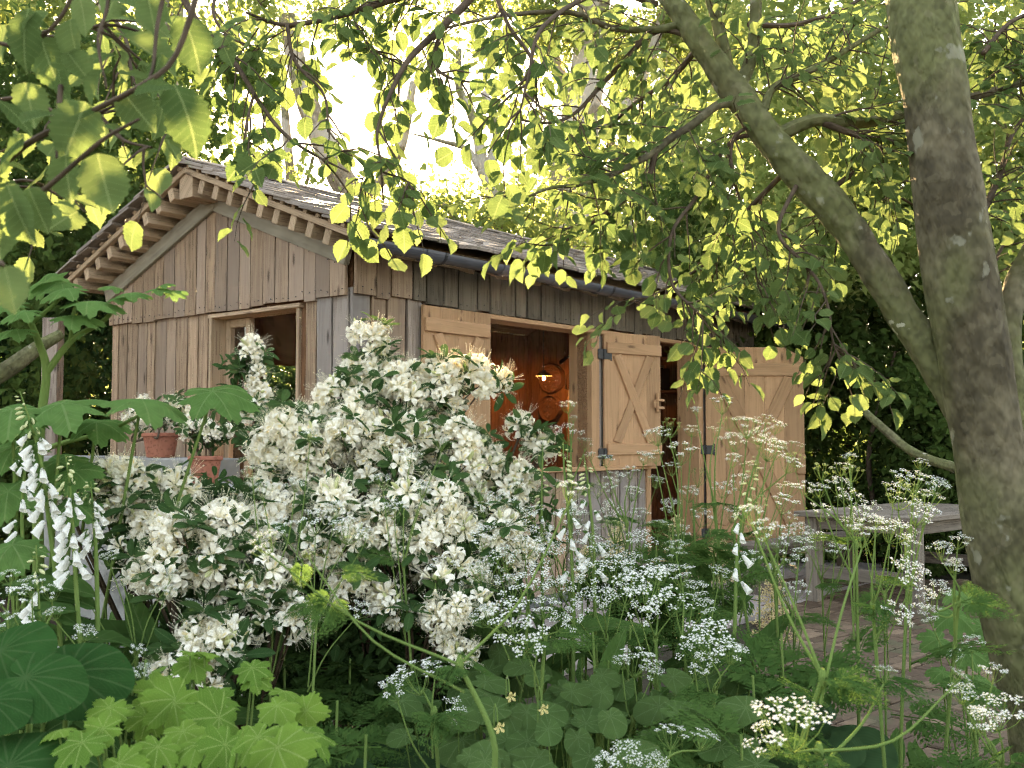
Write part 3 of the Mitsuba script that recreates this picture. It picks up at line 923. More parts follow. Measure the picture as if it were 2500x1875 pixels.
limb(HZ + "__trunk", [(-1.105, -4.412, -0.155), (-1.132, -4.334, 0.286), (-1.161, -4.267, 0.578), (-1.207, -4.212, 0.938), (-1.237, -4.176, 1.304), (-1.270, -4.135, 1.673), (-1.278, -4.094, 2.092), (-1.272, -4.055, 2.345), (-1.236, -4.020, 2.628), (-1.156, -3.960, 3.088)],
     [0.165, 0.132, 0.114, 0.105, 0.105, 0.101, 0.094, 0.100, 0.102, 0.085], sides=72, n=320, rough=0.13, seed=3)
main = limb(HZ + "__limb", [(-1.134, -4.206, 1.022), (-1.218, -4.105, 1.233), (-1.258, -3.994, 1.437), (-1.300, -3.880, 1.661), (-1.335, -3.791, 1.823), (-1.376, -3.695, 1.949), (-1.405, -3.597, 2.075), (-1.436, -3.498, 2.237), (-1.469, -3.426, 2.362), (-1.497, -3.346, 2.499), (-1.499, -3.234, 2.686), (-1.505, -3.070, 2.940)],
            [0.064, 0.056, 0.052, 0.051, 0.054, 0.056, 0.048, 0.050, 0.040, 0.038, 0.033, 0.028], sides=56, n=280, rough=0.24, seed=8)
limb(HZ + "__limb", [(-0.919, -4.245, 0.954), (-0.839, -4.185, 1.177), (-0.743, -4.144, 1.414), (-0.678, -4.145, 1.588), (-0.570, -4.197, 1.767), (-0.352, -4.303, 2.083)], [0.05, 0.042, 0.040, 0.042, 0.04, 0.035], sides=14, seed=5)
BR = HZ + "__branch"
branches = [
    ([(-1.436, -3.498, 2.237), (-1.388, -3.524, 2.334), (-1.357, -3.530, 2.453), (-1.324, -3.522, 2.635)], [0.026, 0.022, 0.021, 0.02], 2, 0.3),
    ([(-1.432, -3.471, 2.292), (-1.404, -3.426, 2.465), (-1.387, -3.369, 2.657)], [0.026, 0.022, 0.02], 3, 0.3),
    ([(-1.393, -3.613, 2.075), (-1.345, -3.732, 2.120), (-1.203, -3.825, 2.125), (-1.003, -3.909, 2.191), (-0.708, -4.031, 2.293), (-0.459, -4.173, 2.391)], [0.026, 0.021, 0.019, 0.017, 0.016, 0.013], 16, 0.34),
    ([(-1.328, -3.752, 2.110), (-1.253, -3.843, 2.067), (-1.106, -3.942, 2.049), (-0.852, -4.013, 2.030)], [0.012, 0.010, 0.009, 0.007], 10, 0.34),
    ([(-1.397, -3.576, 2.162), (-1.337, -3.586, 2.258), (-1.226, -3.641, 2.321), (-1.097, -3.717, 2.410), (-0.893, -3.807, 2.547), (-0.559, -3.896, 2.713)], [0.016, 0.013, 0.012, 0.010, 0.008, 0.006], 16, 0.34),
    ([(-1.431, -3.520, 2.202), (-1.502, -3.465, 2.182), (-1.598, -3.428, 2.103), (-1.695, -3.389, 2.034), (-1.765, -3.383, 1.983), (-1.890, -3.311, 1.901), (-1.996, -3.262, 1.857), (-2.090, -3.227, 1.835), (-2.203, -3.169, 1.775)], [0.018, 0.015, 0.013, 0.012, 0.010, 0.007, 0.005, 0.003], 15, 0.28),
    ([(-1.760, -3.389, 1.983), (-1.782, -3.362, 1.889), (-1.869, -3.258, 1.783), (-2.004, -3.174, 1.670)], [0.010, 0.008, 0.006, 0.003], 12, 0.30),
    ([(-1.495, -3.348, 2.491), (-1.560, -3.270, 2.468), (-1.673, -3.181, 2.460), (-1.771, -3.142, 2.473), (-1.866, -3.104, 2.475), (-2.070, -3.016, 2.418), (-2.257, -2.947, 2.338)], [0.016, 0.012, 0.010, 0.009, 0.007, 0.004], 13, 0.32),
    ([(-1.481, -3.380, 2.436), (-1.552, -3.264, 2.464), (-1.681, -3.172, 2.302), (-1.758, -3.157, 2.223), (-1.840, -3.136, 2.140), (-1.971, -3.134, 2.079), (-2.122, -3.110, 2.060)], [0.011, 0.009, 0.008, 0.006, 0.005, 0.003], 10, 0.28),
    ([(-1.376, -3.695, 1.936), (-1.564, -3.703, 1.733), (-1.565, -3.781, 1.624), (-1.583, -3.838, 1.554), (-1.613, -3.879, 1.469), (-1.626, -3.895, 1.378), (-1.626, -3.926, 1.294)], [0.008, 0.006, 0.006, 0.005, 0.004, 0.003, 0.002], 14, 0.22),
    ([(-1.409, -3.577, 2.091), (-1.477, -3.495, 2.057), (-1.679, -3.487, 1.846), (-1.815, -3.479, 1.710), (-1.860, -3.504, 1.554), (-1.858, -3.584, 1.463), (-1.824, -3.625, 1.392)], [0.008, 0.007, 0.006, 0.005, 0.004, 0.002], 15, 0.24),
    ([(-1.383, -3.671, 1.979), (-1.308, -3.464, 1.861), (-1.272, -3.351, 1.767), (-1.327, -3.284, 1.681), (-1.540, -3.184, 1.553)], [0.010, 0.008, 0.006, 0.005, 0.003], 18, 0.30),
    ([(-1.346, -3.763, 1.872), (-0.959, -3.728, 2.028), (-0.685, -3.744, 2.003), (-0.507, -3.803, 1.949)], [0.010, 0.008, 0.006, 0.004], 14, 0.32),
    ([(-1.471, -3.393, 2.418), (-1.204, -3.119, 2.434), (-1.133, -2.892, 2.391), (-1.154, -2.710, 2.257)], [0.012, 0.009, 0.007, 0.004], 16, 0.36),
    ([(-1.202, -3.435, 2.554), (-0.911, -3.472, 2.636), (-0.598, -3.536, 2.782), (-0.394, -3.626, 2.926)], [0.012, 0.009, 0.007, 0.005], 16, 0.36),
    ([(-1.022, -4.121, 1.764), (-0.755, -4.130, 1.987), (-0.618, -4.139, 2.158), (-0.451, -4.183, 2.308)], [0.012, 0.010, 0.008, 0.006], 16, 0.32),
    ([(-0.678, -4.067, 2.451), (-0.513, -4.109, 2.595), (-0.326, -4.178, 2.698)], [0.010, 0.008, 0.006], 14, 0.34),
    ([(-0.729, -4.161, 1.414), (-0.548, -4.066, 1.550), (-0.341, -4.002, 1.761), (-0.171, -4.051, 1.939)], [0.010, 0.008, 0.007, 0.005], 10, 0.30),
    ([(-1.500, -3.233, 2.585), (-1.939, -3.330, 2.453), (-2.374, -3.432, 2.188), (-2.480, -3.461, 2.009), (-2.532, -3.477, 1.909)], [0.012, 0.009, 0.006, 0.004, 0.002], 12, 0.26),
    ([(-1.412, -3.558, 2.128), (-1.487, -3.515, 2.065), (-1.515, -3.528, 1.936), (-1.483, -3.567, 1.764), (-1.513, -3.608, 1.572)], [0.007, 0.006, 0.004, 0.002], 16, 0.24),
    ([(-1.305, -3.828, 1.751), (-0.850, -3.546, 1.927), (-0.645, -3.323, 1.927), (-0.535, -3.143, 1.830)], [0.010, 0.008, 0.006, 0.003], 18, 0.34),
]
for pts, rad, cnt, ln in branches:
    path = limb(BR, pts, rad, "bark_hazel" if rad[0] > 0.015 else "twig", sides=7, rough=0.12, seed=int(rad[0] * 9000))
    clothe(fol, twigs, path, int(cnt * 1.5), ln * 0.88, 0.061, down=0.12, sag=0.5, gap=0.036)
tag(twigs.put(HZ + "__twig", "twig"), kind="stuff")
fol.finish(HZ, HAZEL_G, HAZEL, "leaf_hazel")

# a second hazel whose stem stands outside the picture: its boughs arch over the hut from the left
H2 = "hazel_tree_001"
count["hazel_tree"] = 2
tag(H2, "hazel boughs arching in from the top, leaves hanging before the sun and roof", "tree")
fol, twigs = Foliage(), Mesh()
for pts, rad, cnt, ln in [
    ([(-2.910, -2.474, 2.484), (-2.886, -2.581, 2.281), (-2.840, -2.715, 2.126), (-2.823, -2.813, 1.993), (-2.814, -2.903, 1.897), (-2.798, -3.000, 1.829), (-2.771, -3.111, 1.767)], [0.012, 0.009, 0.007, 0.006, 0.005, 0.004, 0.002], 13, 0.24),
    ([(-2.199, -3.174, 2.532), (-2.359, -3.137, 2.331), (-2.429, -3.131, 2.257), (-2.500, -3.124, 2.185), (-2.571, -3.117, 2.107), (-2.633, -3.120, 2.007), (-2.690, -3.130, 1.890), (-2.705, -3.159, 1.793), (-2.714, -3.179, 1.694)], [0.016, 0.012, 0.011, 0.010, 0.008, 0.006, 0.004, 0.003, 0.002], 16, 0.20),
    ([(-2.217, -2.995, 2.504), (-2.436, -2.888, 2.379), (-2.610, -2.835, 2.287), (-2.723, -2.777, 2.249), (-2.820, -2.739, 2.263)], [0.013, 0.010, 0.008, 0.006, 0.003], 22, 0.28),
    ([(-2.698, -3.152, 1.817), (-2.764, -3.150, 1.710), (-2.771, -3.189, 1.611)], [0.003, 0.0025, 0.0015], 7, 0.16),
    ([(-2.700, -3.164, 1.772), (-2.672, -3.230, 1.736), (-2.693, -3.267, 1.633)], [0.003, 0.0025, 0.0015], 6, 0.14),
    ([(-2.438, -3.120, 2.249), (-2.489, -3.138, 2.126), (-2.497, -3.206, 2.062), (-2.471, -3.315, 2.028)], [0.006, 0.005, 0.004, 0.002], 6, 0.20),
    ([(-2.716, -2.786, 2.249), (-2.732, -2.844, 2.126), (-2.714, -2.944, 2.018), (-2.739, -2.992, 1.902)], [0.006, 0.005, 0.004, 0.002], 9, 0.20),
    ([(-2.237, -3.127, 2.433), (-2.283, -3.229, 2.269), (-2.317, -3.345, 2.126), (-2.349, -3.384, 1.984)], [0.008, 0.006, 0.005, 0.003], 9, 0.24),
    ([(-2.613, -2.362, 2.576), (-2.702, -2.410, 2.402), (-2.729, -2.535, 2.273), (-2.660, -2.619, 2.237)], [0.007, 0.005, 0.004, 0.002], 10, 0.24),
    ([(-2.366, -2.660, 2.549), (-2.432, -2.736, 2.389), (-2.434, -2.813, 2.268), (-2.406, -2.924, 2.188)], [0.007, 0.005, 0.004, 0.002], 10, 0.24),
    ([(-2.834, -2.800, 2.018), (-2.877, -2.827, 1.891), (-2.873, -2.894, 1.783)], [0.004, 0.003, 0.002], 5, 0.18),
]:
    path = limb(H2 + "__branch", pts, rad, "twig", sides=6, rough=0.1, seed=int(rad[0] * 9000))
    clothe(fol, twigs, path, cnt, ln, 0.062, gap=0.040)
tag(twigs.put(H2 + "__twig", "twig"), kind="stuff")
fol.finish(H2, HAZEL_G, HAZEL, "leaf_hazel")

# a bough close by at the upper left
NB = "near_bough"
tag(NB, "close bough of large soft-edged leaves hanging in at the upper left corner", "tree branch")
for pts, rad in [
    ([(-3.993, -3.752, 1.390), (-3.965, -3.864, 1.412), (-3.951, -3.913, 1.434), (-3.917, -4.000, 1.463), (-3.907, -4.059, 1.475), (-3.883, -4.088, 1.504), (-3.869, -4.105, 1.564), (-3.844, -4.088, 1.643)], [0.005, 0.0045, 0.004, 0.0035, 0.003, 0.003, 0.0035, 0.004]),
    ([(-3.982, -3.843, 1.335), (-3.960, -3.949, 1.365), (-3.932, -4.029, 1.415), (-3.916, -4.080, 1.434)], [0.004, 0.003, 0.0025, 0.0015]),
    ([(-3.841, -4.013, 1.647), (-3.861, -4.021, 1.570), (-3.880, -4.045, 1.508), (-3.897, -4.055, 1.478)], [0.003, 0.0025, 0.002, 0.0015]),
    ([(-3.834, -3.865, 1.699), (-3.847, -3.882, 1.632), (-3.869, -3.902, 1.578), (-3.877, -3.939, 1.509)], [0.003, 0.0025, 0.002, 0.0015]),
    ([(-3.943, -3.734, 1.603), (-3.912, -3.803, 1.584), (-3.893, -3.857, 1.613), (-3.883, -3.885, 1.670)], [0.003, 0.0025, 0.0025, 0.003]),
    ([(-3.897, -3.868, 1.522), (-3.913, -3.895, 1.467), (-3.923, -3.914, 1.419)], [0.0035, 0.003, 0.0015]),
    ([(-4.091, -4.103, 1.269), (-4.099, -4.172, 1.245), (-4.097, -4.174, 1.241)], [0.002, 0.002, 0.001]),
]:
    Mesh().add(*tube(smooth_path(pts, 24), np.interp(np.linspace(0, 1, 24), np.linspace(0, 1, len(rad)), rad), 7, cap=True)).put(NB + "__twig", "twig", smooth=True)
for p, to, size, kind, tilt in [
    ((-3.852, -3.922, 1.586), (0.85, -0.45), 0.100, 0, 0.3), ((-3.859, -4.071, 1.567), (0.35, -0.9), 0.072, 1, 0.6), ((-3.834, -3.866, 1.651), (0.9, -0.3), 0.10, 2, 0.2), ((-3.924, -3.836, 1.619), (-0.25, -0.95), 0.085, 1, 0.8),
    ((-3.907, -4.029, 1.477), (0.6, -0.75), 0.062, 0, 0.5), ((-3.881, -4.090, 1.479), (0.45, -0.9), 0.090, 1, 0.5), ((-3.919, -4.076, 1.460), (0.9, 0.25), 0.050, 2, 0.4), ((-3.928, -3.988, 1.469), (-0.3, -0.95), 0.082, 0, 0.6),
    ((-3.934, -4.027, 1.402), (0.2, -1.0), 0.076, 3, 0.75), ((-3.941, -3.971, 1.408), (0.05, -1.0), 0.060, 0, 0.7), ((-3.971, -3.935, 1.431), (-0.7, -0.5), 0.070, 1, 0.5), ((-4.005, -3.973, 1.363), (0.3, -0.95), 0.078, 0, 0.7),
    ((-3.981, -3.970, 1.364), (0.35, -0.9), 0.060, 2, 0.8), ((-4.097, -4.175, 1.242), (0.25, -1.0), 0.050, 3, 0.75), ((-3.973, -3.933, 1.445), (0.8, 0.3), 0.050, 0, 0.2), ((-3.899, -3.818, 1.595), (0.2, -0.95), 0.080, 1, 0.5),
    ((-3.886, -3.865, 1.610), (0.1, -1.0), 0.062, 0, 0.5), ((-3.892, -3.873, 1.563), (0.5, -0.6), 0.055, 2, 0.5), ((-3.899, -3.865, 1.542), (0.1, -1), 0.05, 1, 0.4), ((-3.918, -3.764, 1.619), (-0.3, -1), 0.055, 0, 0.5),
    ((-3.970, -3.858, 1.490), (0.8, -0.5), 0.065, 1, 0.3), ((-3.880, -3.935, 1.531), (-0.4, -0.9), 0.05, 2, 0.4), ((-3.874, -4.052, 1.525), (-0.4, -0.9), 0.06, 1, 0.4), ((-3.921, -4.012, 1.438), (0.9, -0.2), 0.04, 0, 0.3),
    ((-3.903, -3.845, 1.618), (-0.6, -0.6), 0.06, 2, 0.3), ((-3.993, -3.909, 1.352), (0.2, -1), 0.07, 0, 0.6), ((-3.960, -3.949, 1.362), (-0.5, -0.9), 0.05, 1, 0.5), ((-3.859, -3.835, 1.656), (0.2, -1), 0.06, 3, 0.5), ((-3.858, -3.993, 1.613), (0.3, -1), 0.055, 0, 0.4), ((-3.911, -3.803, 1.537), (0.3, -1), 0.065, 0, 0.4)]:
    d = unit(RIGHT * to[0] + UP * to[1] + FWD * rng.uniform(-0.25, 0.25))
    nrm = unit(-FWD * tilt + UP * (1 - tilt) + RIGHT * rng.normal(0, 0.25))
    instance(NB + "__leaf", HAZEL_G[kind], matrix(p, axes_from(d, nrm), size * 0.88))

# smaller leaves of the same bough a little farther in
fol, twigs = Foliage(), Mesh()
for pts, cnt in [([(-3.736, -3.201, 1.822), (-3.667, -3.362, 1.780), (-3.630, -3.484, 1.781), (-3.578, -3.548, 1.761)], 7), ([(-3.690, -3.099, 1.708), (-3.646, -3.231, 1.707), (-3.613, -3.348, 1.653), (-3.585, -3.461, 1.666)], 7), ([(-3.677, -3.115, 1.539), (-3.643, -3.234, 1.557), (-3.625, -3.334, 1.515)], 5), ([(-3.508, -3.162, 2.002), (-3.481, -3.273, 1.867), (-3.492, -3.338, 1.754), (-3.475, -3.437, 1.639)], 7), ([(-3.586, -3.382, 1.661), (-3.584, -3.462, 1.602), (-3.580, -3.545, 1.574)], 3)]:
    path = smooth_path(pts, 16)
    Mesh().add(*tube(path, np.linspace(0.0045, 0.002, 16), 6)).put(NB + "__twig", "twig", smooth=True)
    clothe(fol, twigs, path, cnt, 0.16, 0.066, gap=0.05)
tag(twigs.put(NB + "__twiglet", "twig"), kind="stuff")
fol.finish(NB, HAZEL_G, HAZEL, "leaf_hazel", 220)

# ---------------------------------------------------------------- trees and shrubs behind the hut
def crown_clumps(centers, radii, per, size, thin=None):
    """Small leaves in clumps: (positions, rows, sizes)."""
    c = np.repeat(np.asarray(centers, float), per, axis=0)
    r = np.repeat(np.asarray(radii, float), per)
    d = random_unit(len(c)) * (rng.random(len(c)) ** 0.45)[:, None] * r[:, None] * [1, 1, 0.7]
    p = c + d
    keep = in_view(p, 0.25) & off_sun(p, 0.28)
    if thin is not None:
        keep &= rng.random(len(p)) < thin(p)
    p = p[keep]
    rows = axes_from(unit(rng.normal(size=(len(p), 3)) - [0, 0, 0.5]), unit(rng.normal(size=(len(p), 3)) * 0.7 + [0, 0, 1]))
    return p, rows, size * rng.uniform(0.7, 1.3, len(p))


def toward_sun_thin(p):
    """The open window in the far crowns through which the low sun comes."""
    d = p - EYE
    f = d @ FWD
    u, v = (d @ RIGHT) / f + 0.13, d[:, 2] / f - 0.31
    e = np.sqrt((u / 0.26) ** 2 + (v / 0.15) ** 2)
    return np.clip((e - 0.35) * 1.2, 0.05, 1.0)


def far_tree(name, label, pts, radii, limbs, clumps, bsdf="leaf_far", size=0.11, per=260, trunk="bark_plane", group=None, thin=toward_sun_thin):
    t = key(name)
    tag(t, label, "tree", group)
    limb(t + "__trunk", pts, radii, trunk, sides=16, rough=0.10, n=30, seed=len(scene))
    for lp, lr in limbs:
        limb(t + "__limb", lp, lr, trunk, sides=8, rough=0.1, n=24, seed=len(scene))
    cs, rs = [], []
    for c, r, n in clumps:
        for _ in range(n):
            cs.append(np.asarray(c) + random_unit() * rng.random() ** 0.4 * np.array([r, r, r * 0.6]))
            rs.append(rng.uniform(0.35, 0.75))
    if cs:
        tag(stamp(Mesh(), SMALL_LEAF, *crown_clumps(cs, rs, per, size, thin)).put(t + "__crown", bsdf, smooth=True), kind="stuff")
    return t


G_FAR = None
far_tree("plane_tree", "broad pale mottled plane trunk rising behind the middle of the roof", [(9.127, 5.102, 0.857), (9.168, 5.052, 4.970), (9.266, 4.934, 6.136), (9.399, 4.774, 7.379), (9.468, 4.690, 8.842), (9.495, 4.658, 10.530)], [0.42, 0.35, 0.33, 0.29, 0.25, 0.2],
         [([(9.396, 4.778, 6.136), (9.832, 4.253, 6.756), (10.097, 3.934, 7.726), (10.277, 3.717, 8.842)], [0.1, 0.09, 0.08, 0.06]), ([(9.245, 4.960, 6.342), (9.450, 5.495, 7.493), (9.573, 6.130, 8.706), (9.481, 6.241, 9.446)], [0.12, 0.1, 0.09, 0.07])],
         [((9.720, 5.169, 8.351), 2.2, 12), ((9.342, 6.408, 8.116), 1.8, 8), ((10.614, 4.094, 7.493), 1.7, 12)])
far_tree("plane_tree", "mottled plane trunk at the left, rising behind the ridge end of the roof", [(3.184, 7.564, 0.898), (3.165, 7.586, 4.285), (3.198, 7.546, 5.699), (3.223, 7.517, 6.670), (3.256, 7.476, 7.820)], [0.34, 0.28, 0.25, 0.24, 0.2],
         [([(3.173, 7.576, 5.699), (2.860, 7.954, 6.441), (2.597, 8.270, 7.301)], [0.1, 0.09, 0.06])], [((2.389, 7.738, 6.249), 1.8, 16), ((3.787, 7.619, 6.987), 1.3, 6), ((1.746, 7.730, 5.317), 1.8, 16)])
far_tree("forked_tree", "slender forked tree in the light beyond the ridge, left of the broad trunk", [(6.142, 4.001, 0.898), (6.130, 4.015, 3.948), (6.072, 4.084, 4.567), (6.015, 4.153, 4.764)], [0.15, 0.12, 0.11, 0.10],
         [([(6.015, 4.153, 4.736), (5.972, 4.205, 5.188), (5.900, 4.292, 5.586), (5.800, 4.413, 5.927), (5.799, 4.414, 6.441)], [0.085, 0.07, 0.06, 0.05, 0.04]), ([(6.044, 4.119, 4.708), (6.129, 4.016, 5.132), (6.104, 4.046, 5.529), (6.014, 4.154, 5.841)], [0.08, 0.065, 0.06, 0.05]),
          ([(5.980, 4.196, 4.793), (5.872, 4.325, 5.047), (5.658, 4.583, 5.160), (5.373, 4.927, 5.273)], [0.05, 0.04, 0.025, 0.006]), ([(5.469, 4.028, 3.846), (5.349, 4.173, 4.117), (5.229, 4.318, 4.171), (5.126, 4.441, 4.063)], [0.05, 0.045, 0.03, 0.008])],
         [((5.674, 3.781, 3.846), 0.9, 9), ((5.298, 4.234, 3.846), 0.8, 6), ((6.279, 4.619, 6.277), 1.2, 5)])
far_tree("plane_tree", "pale trunk between the leaves right of the broad plane", [(13.703, 5.852, 0.802), (13.752, 5.793, 5.041), (13.792, 5.744, 7.578), (13.831, 5.698, 9.631), (13.870, 5.651, 11.880)], [0.42, 0.38, 0.36, 0.33, 0.28],
         [([(11.315, 5.597, 4.665), (11.222, 5.709, 5.809), (11.321, 5.590, 6.345), (11.178, 5.763, 6.960)], [0.1, 0.09, 0.08, 0.06])], [((13.439, 4.604, 8.489), 2.4, 16), ((11.803, 5.009, 6.038), 1.8, 12), ((10.485, 5.031, 5.343), 1.4, 10)])
far_tree("plane_tree", "dim trunk standing below the sun behind the ridge", [(9.006, 9.943, 0.816), (8.944, 10.019, 5.173), (8.719, 10.289, 6.299), (8.433, 10.634, 7.269), (8.249, 10.856, 8.081), (8.060, 11.083, 9.388)], [0.30, 0.26, 0.24, 0.2, 0.17],
         [([(8.911, 10.058, 5.494), (9.455, 9.402, 6.622), (9.654, 9.163, 8.081)], [0.12, 0.1, 0.07]), ([(8.191, 10.926, 5.494), (8.078, 11.062, 7.026), (8.017, 11.134, 8.244)], [0.1, 0.08, 0.06])], [((8.691, 11.889, 9.459), 2.6, 12), ((10.305, 9.945, 9.631), 2.2, 10)])
for px, py, f, n, r, lab in [(1500, 560, 15, 14, 1.4, "pale sunlit shrub behind the far end of the roof"), (1290, 570, 13.5, 10, 1.0, "low sunlit shrub behind the middle of the roof"), (1050, 500, 16, 7, 1.0, "thin bright shrub beyond the ridge, left of the forked tree"), (590, 440, 15, 7, 1.0, "bright thin foliage just over the ridge left of the sun"),
                             (1700, 480, 13, 20, 1.5, "tall leafy shrub beyond the roof end, behind the hanging leaves")]:
    t = key("backdrop_shrub")
    tag(t, lab, "shrub", None)
    c0 = np.array(site((px - 1250) / 2543 * f, f, 1.09 + (1075 - py) / 2543 * f))
    for q in range(3):
        b = c0 * [1, 1, 0] + np.array([rng.normal(0, 0.3), rng.normal(0, 0.3), GROUND])
        limb(t + "__stem", [b, b + [rng.normal(0, 0.2), rng.normal(0, 0.2), (c0[2] - GROUND) * 0.6], c0 + rng.normal(0, 0.5, 3)], [0.05, 0.04, 0.02], "bark_plane", sides=6)
    cs = [c0 + random_unit() * rng.random() ** 0.4 * np.array([r * 1.3, r * 1.3, r]) for _ in range(n)]
    cs += [c0 * [1, 1, 0] + random_unit() * np.array([r, r, 0]) + UP * rng.uniform(0.8, max(1.5, c0[2])) for _ in range(n)]
    tag(stamp(Mesh(), SMALL_LEAF, *crown_clumps(cs, rng.uniform(0.4, 0.8, len(cs)), 120, 0.095)).put(t + "__foliage", "leaf_far", smooth=True), kind="stuff")


def thicket(name, label, lo, hi, n, size, bsdf, template=None, rows=None, cat="shrub", stems=4, hump=0.35):
    """A dense shrub: leaves packed in an uneven body standing on the ground; lo, hi = (right, ahead, height) limits from the viewer's spot."""
    t = key(name)
    tag(t, label, cat)
    lo, hi = np.asarray(lo, float), np.asarray(hi, float)
    q = rng.random((n, 3))
    top = 1 - hump * meshkit.fbm(np.stack([q[:, 0] * 3, q[:, 1] * 3, q[:, 0] * 0 + len(scene)], 1), 3) * 1.6
    clump = meshkit.fbm(q * (hi - lo) * 1.6 + len(scene), 3)
    keep = (q[:, 2] < top) & (clump > 0.40)
    q = q[keep]
    s = lo + q * (hi - lo)
    p = EYE * [1, 1, 0] + s[:, :1] * RIGHT + s[:, 1:2] * FWD + s[:, 2:] * UP
    k = in_view(p, 0.12) & off_sun(p, 0.3)
    p = p[k]
    rws = axes_from(unit(rng.normal(size=(len(p), 3)) - FWD * 0.5 - [0, 0, 0.5]), unit(rng.normal(size=(len(p), 3)) * 0.6 + [0, 0, 0.8] - FWD * 0.3))
    tag(stamp(Mesh(), template or SMALL_LEAF, p, rws, size * rng.uniform(0.65, 1.3, len(p))).put(t + "__foliage", bsdf, smooth=True), kind="stuff")
    for _ in range(stems):
        b = site(rng.uniform(lo[0], hi[0]), rng.uniform(lo[1] * 0.4 + hi[1] * 0.6, hi[1]), GROUND)
        limb(t + "__stem", [b, b + [rng.normal(0, 0.2), rng.normal(0, 0.2), (hi[2] - GROUND) * 0.45], b + [rng.normal(0, 0.5), rng.normal(0, 0.5), (hi[2] - GROUND) * 0.9]], [0.035, 0.028, 0.012], "twig", sides=6)
    return t


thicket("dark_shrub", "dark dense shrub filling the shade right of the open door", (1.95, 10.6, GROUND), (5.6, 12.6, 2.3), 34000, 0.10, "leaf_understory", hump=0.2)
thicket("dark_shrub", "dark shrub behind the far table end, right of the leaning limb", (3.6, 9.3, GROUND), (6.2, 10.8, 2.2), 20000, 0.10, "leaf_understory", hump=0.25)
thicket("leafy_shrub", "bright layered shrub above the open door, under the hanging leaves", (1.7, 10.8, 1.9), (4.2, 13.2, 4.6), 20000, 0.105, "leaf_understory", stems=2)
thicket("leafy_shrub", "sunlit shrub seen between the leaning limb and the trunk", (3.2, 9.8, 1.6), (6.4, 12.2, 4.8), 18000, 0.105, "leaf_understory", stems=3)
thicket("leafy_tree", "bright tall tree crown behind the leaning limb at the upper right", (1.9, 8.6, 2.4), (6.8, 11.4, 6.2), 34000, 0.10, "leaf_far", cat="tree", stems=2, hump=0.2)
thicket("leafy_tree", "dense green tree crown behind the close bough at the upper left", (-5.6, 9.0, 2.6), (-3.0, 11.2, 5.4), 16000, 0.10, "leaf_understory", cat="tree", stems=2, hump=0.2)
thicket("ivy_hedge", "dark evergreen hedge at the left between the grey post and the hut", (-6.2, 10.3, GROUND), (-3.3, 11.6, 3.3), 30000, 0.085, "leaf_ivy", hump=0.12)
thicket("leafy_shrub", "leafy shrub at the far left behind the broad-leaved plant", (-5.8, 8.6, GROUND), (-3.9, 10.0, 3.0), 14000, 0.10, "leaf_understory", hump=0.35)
thicket("leafy_shrub", "shrub behind the hut seen through its back window", (-3.2, 10.9, GROUND), (-1.4, 12.0, 2.7), 19000, 0.09, "leaf_ivy", stems=2)  # the darker ivy leaf colour stands in for shade on this sunlit shrub
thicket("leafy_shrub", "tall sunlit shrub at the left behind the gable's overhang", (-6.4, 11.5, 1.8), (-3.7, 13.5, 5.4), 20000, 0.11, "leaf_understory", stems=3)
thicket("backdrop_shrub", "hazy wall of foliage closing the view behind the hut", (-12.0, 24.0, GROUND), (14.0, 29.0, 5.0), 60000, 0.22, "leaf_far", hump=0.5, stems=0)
# a mossy pole leaning across the shade
t = tag("fallen_branch", "thin lichened branch leaning across the dark shade right of the door", "branch")
limb(t, [(4.317, -1.629, 1.408), (4.152, -1.900, 1.209), (4.089, -2.138, 1.023), (4.000, -2.343, 0.937), (3.956, -2.604, 0.852), (3.923, -2.876, 0.704)], [0.03, 0.035, 0.036, 0.038, 0.042, 0.045], sides=10)
tag(limb("crooked_branch", [(-1.375, 2.409, 1.415), (-1.197, 2.195, 1.586), (-1.025, 2.144, 1.737), (-0.866, 2.110, 1.849)], [0.07, 0.06, 0.05, 0.035], sides=10) is not None and "crooked_branch", "thick bare branch crossing the grey post at the far left", "branch")
m = Mesh().add(*box(np.array((-0.319, 3.328, 1.343)) * [1, 1, 0] + [0, 0, 0.95], (0.13, 0.13, 2.3), turn(40))).put("grey_post", "oak_grey")
tag(m, "smooth grey post standing at the left in front of the dark hedge", "post")

# ---------------------------------------------------------------- white azaleas
def _petal(p, n, uv):
    i = dr.floor(uv.x * 0.5)
    a, b = uv.x - 2 * i - 0.5, uv.y
    c = mix((0.95, 0.92, 0.83), (0.93, 0.86, 0.60), (1 - smoothstep(0.10, 0.5, b)) * 0.7)
    blotch = dr.select(dr.abs(i) < 0.5, (1 - smoothstep(0.10, 0.30, dr.abs(a))) * smoothstep(0.25, 0.4, b) * (1 - smoothstep(0.55, 0.8, b)), 0.0)
    c = mix(c, (0.86, 0.68, 0.25), blotch * 0.7)
    c = mix(c, (0.90, 0.86, 0.68), dr.select(i > 5.5, 0.9, 0.0))
    c = mix(c, (0.55, 0.62, 0.22), dr.select(i > 7.5, 0.7, 0.0))
    return c * (0.9 + 0.12 * noise(uv.x * 30, uv.y * 4))


scene["petal_white"] = {"type": "principledthin", "base_color": proc(_petal), "roughness": 0.6, "diff_trans": 0.4}


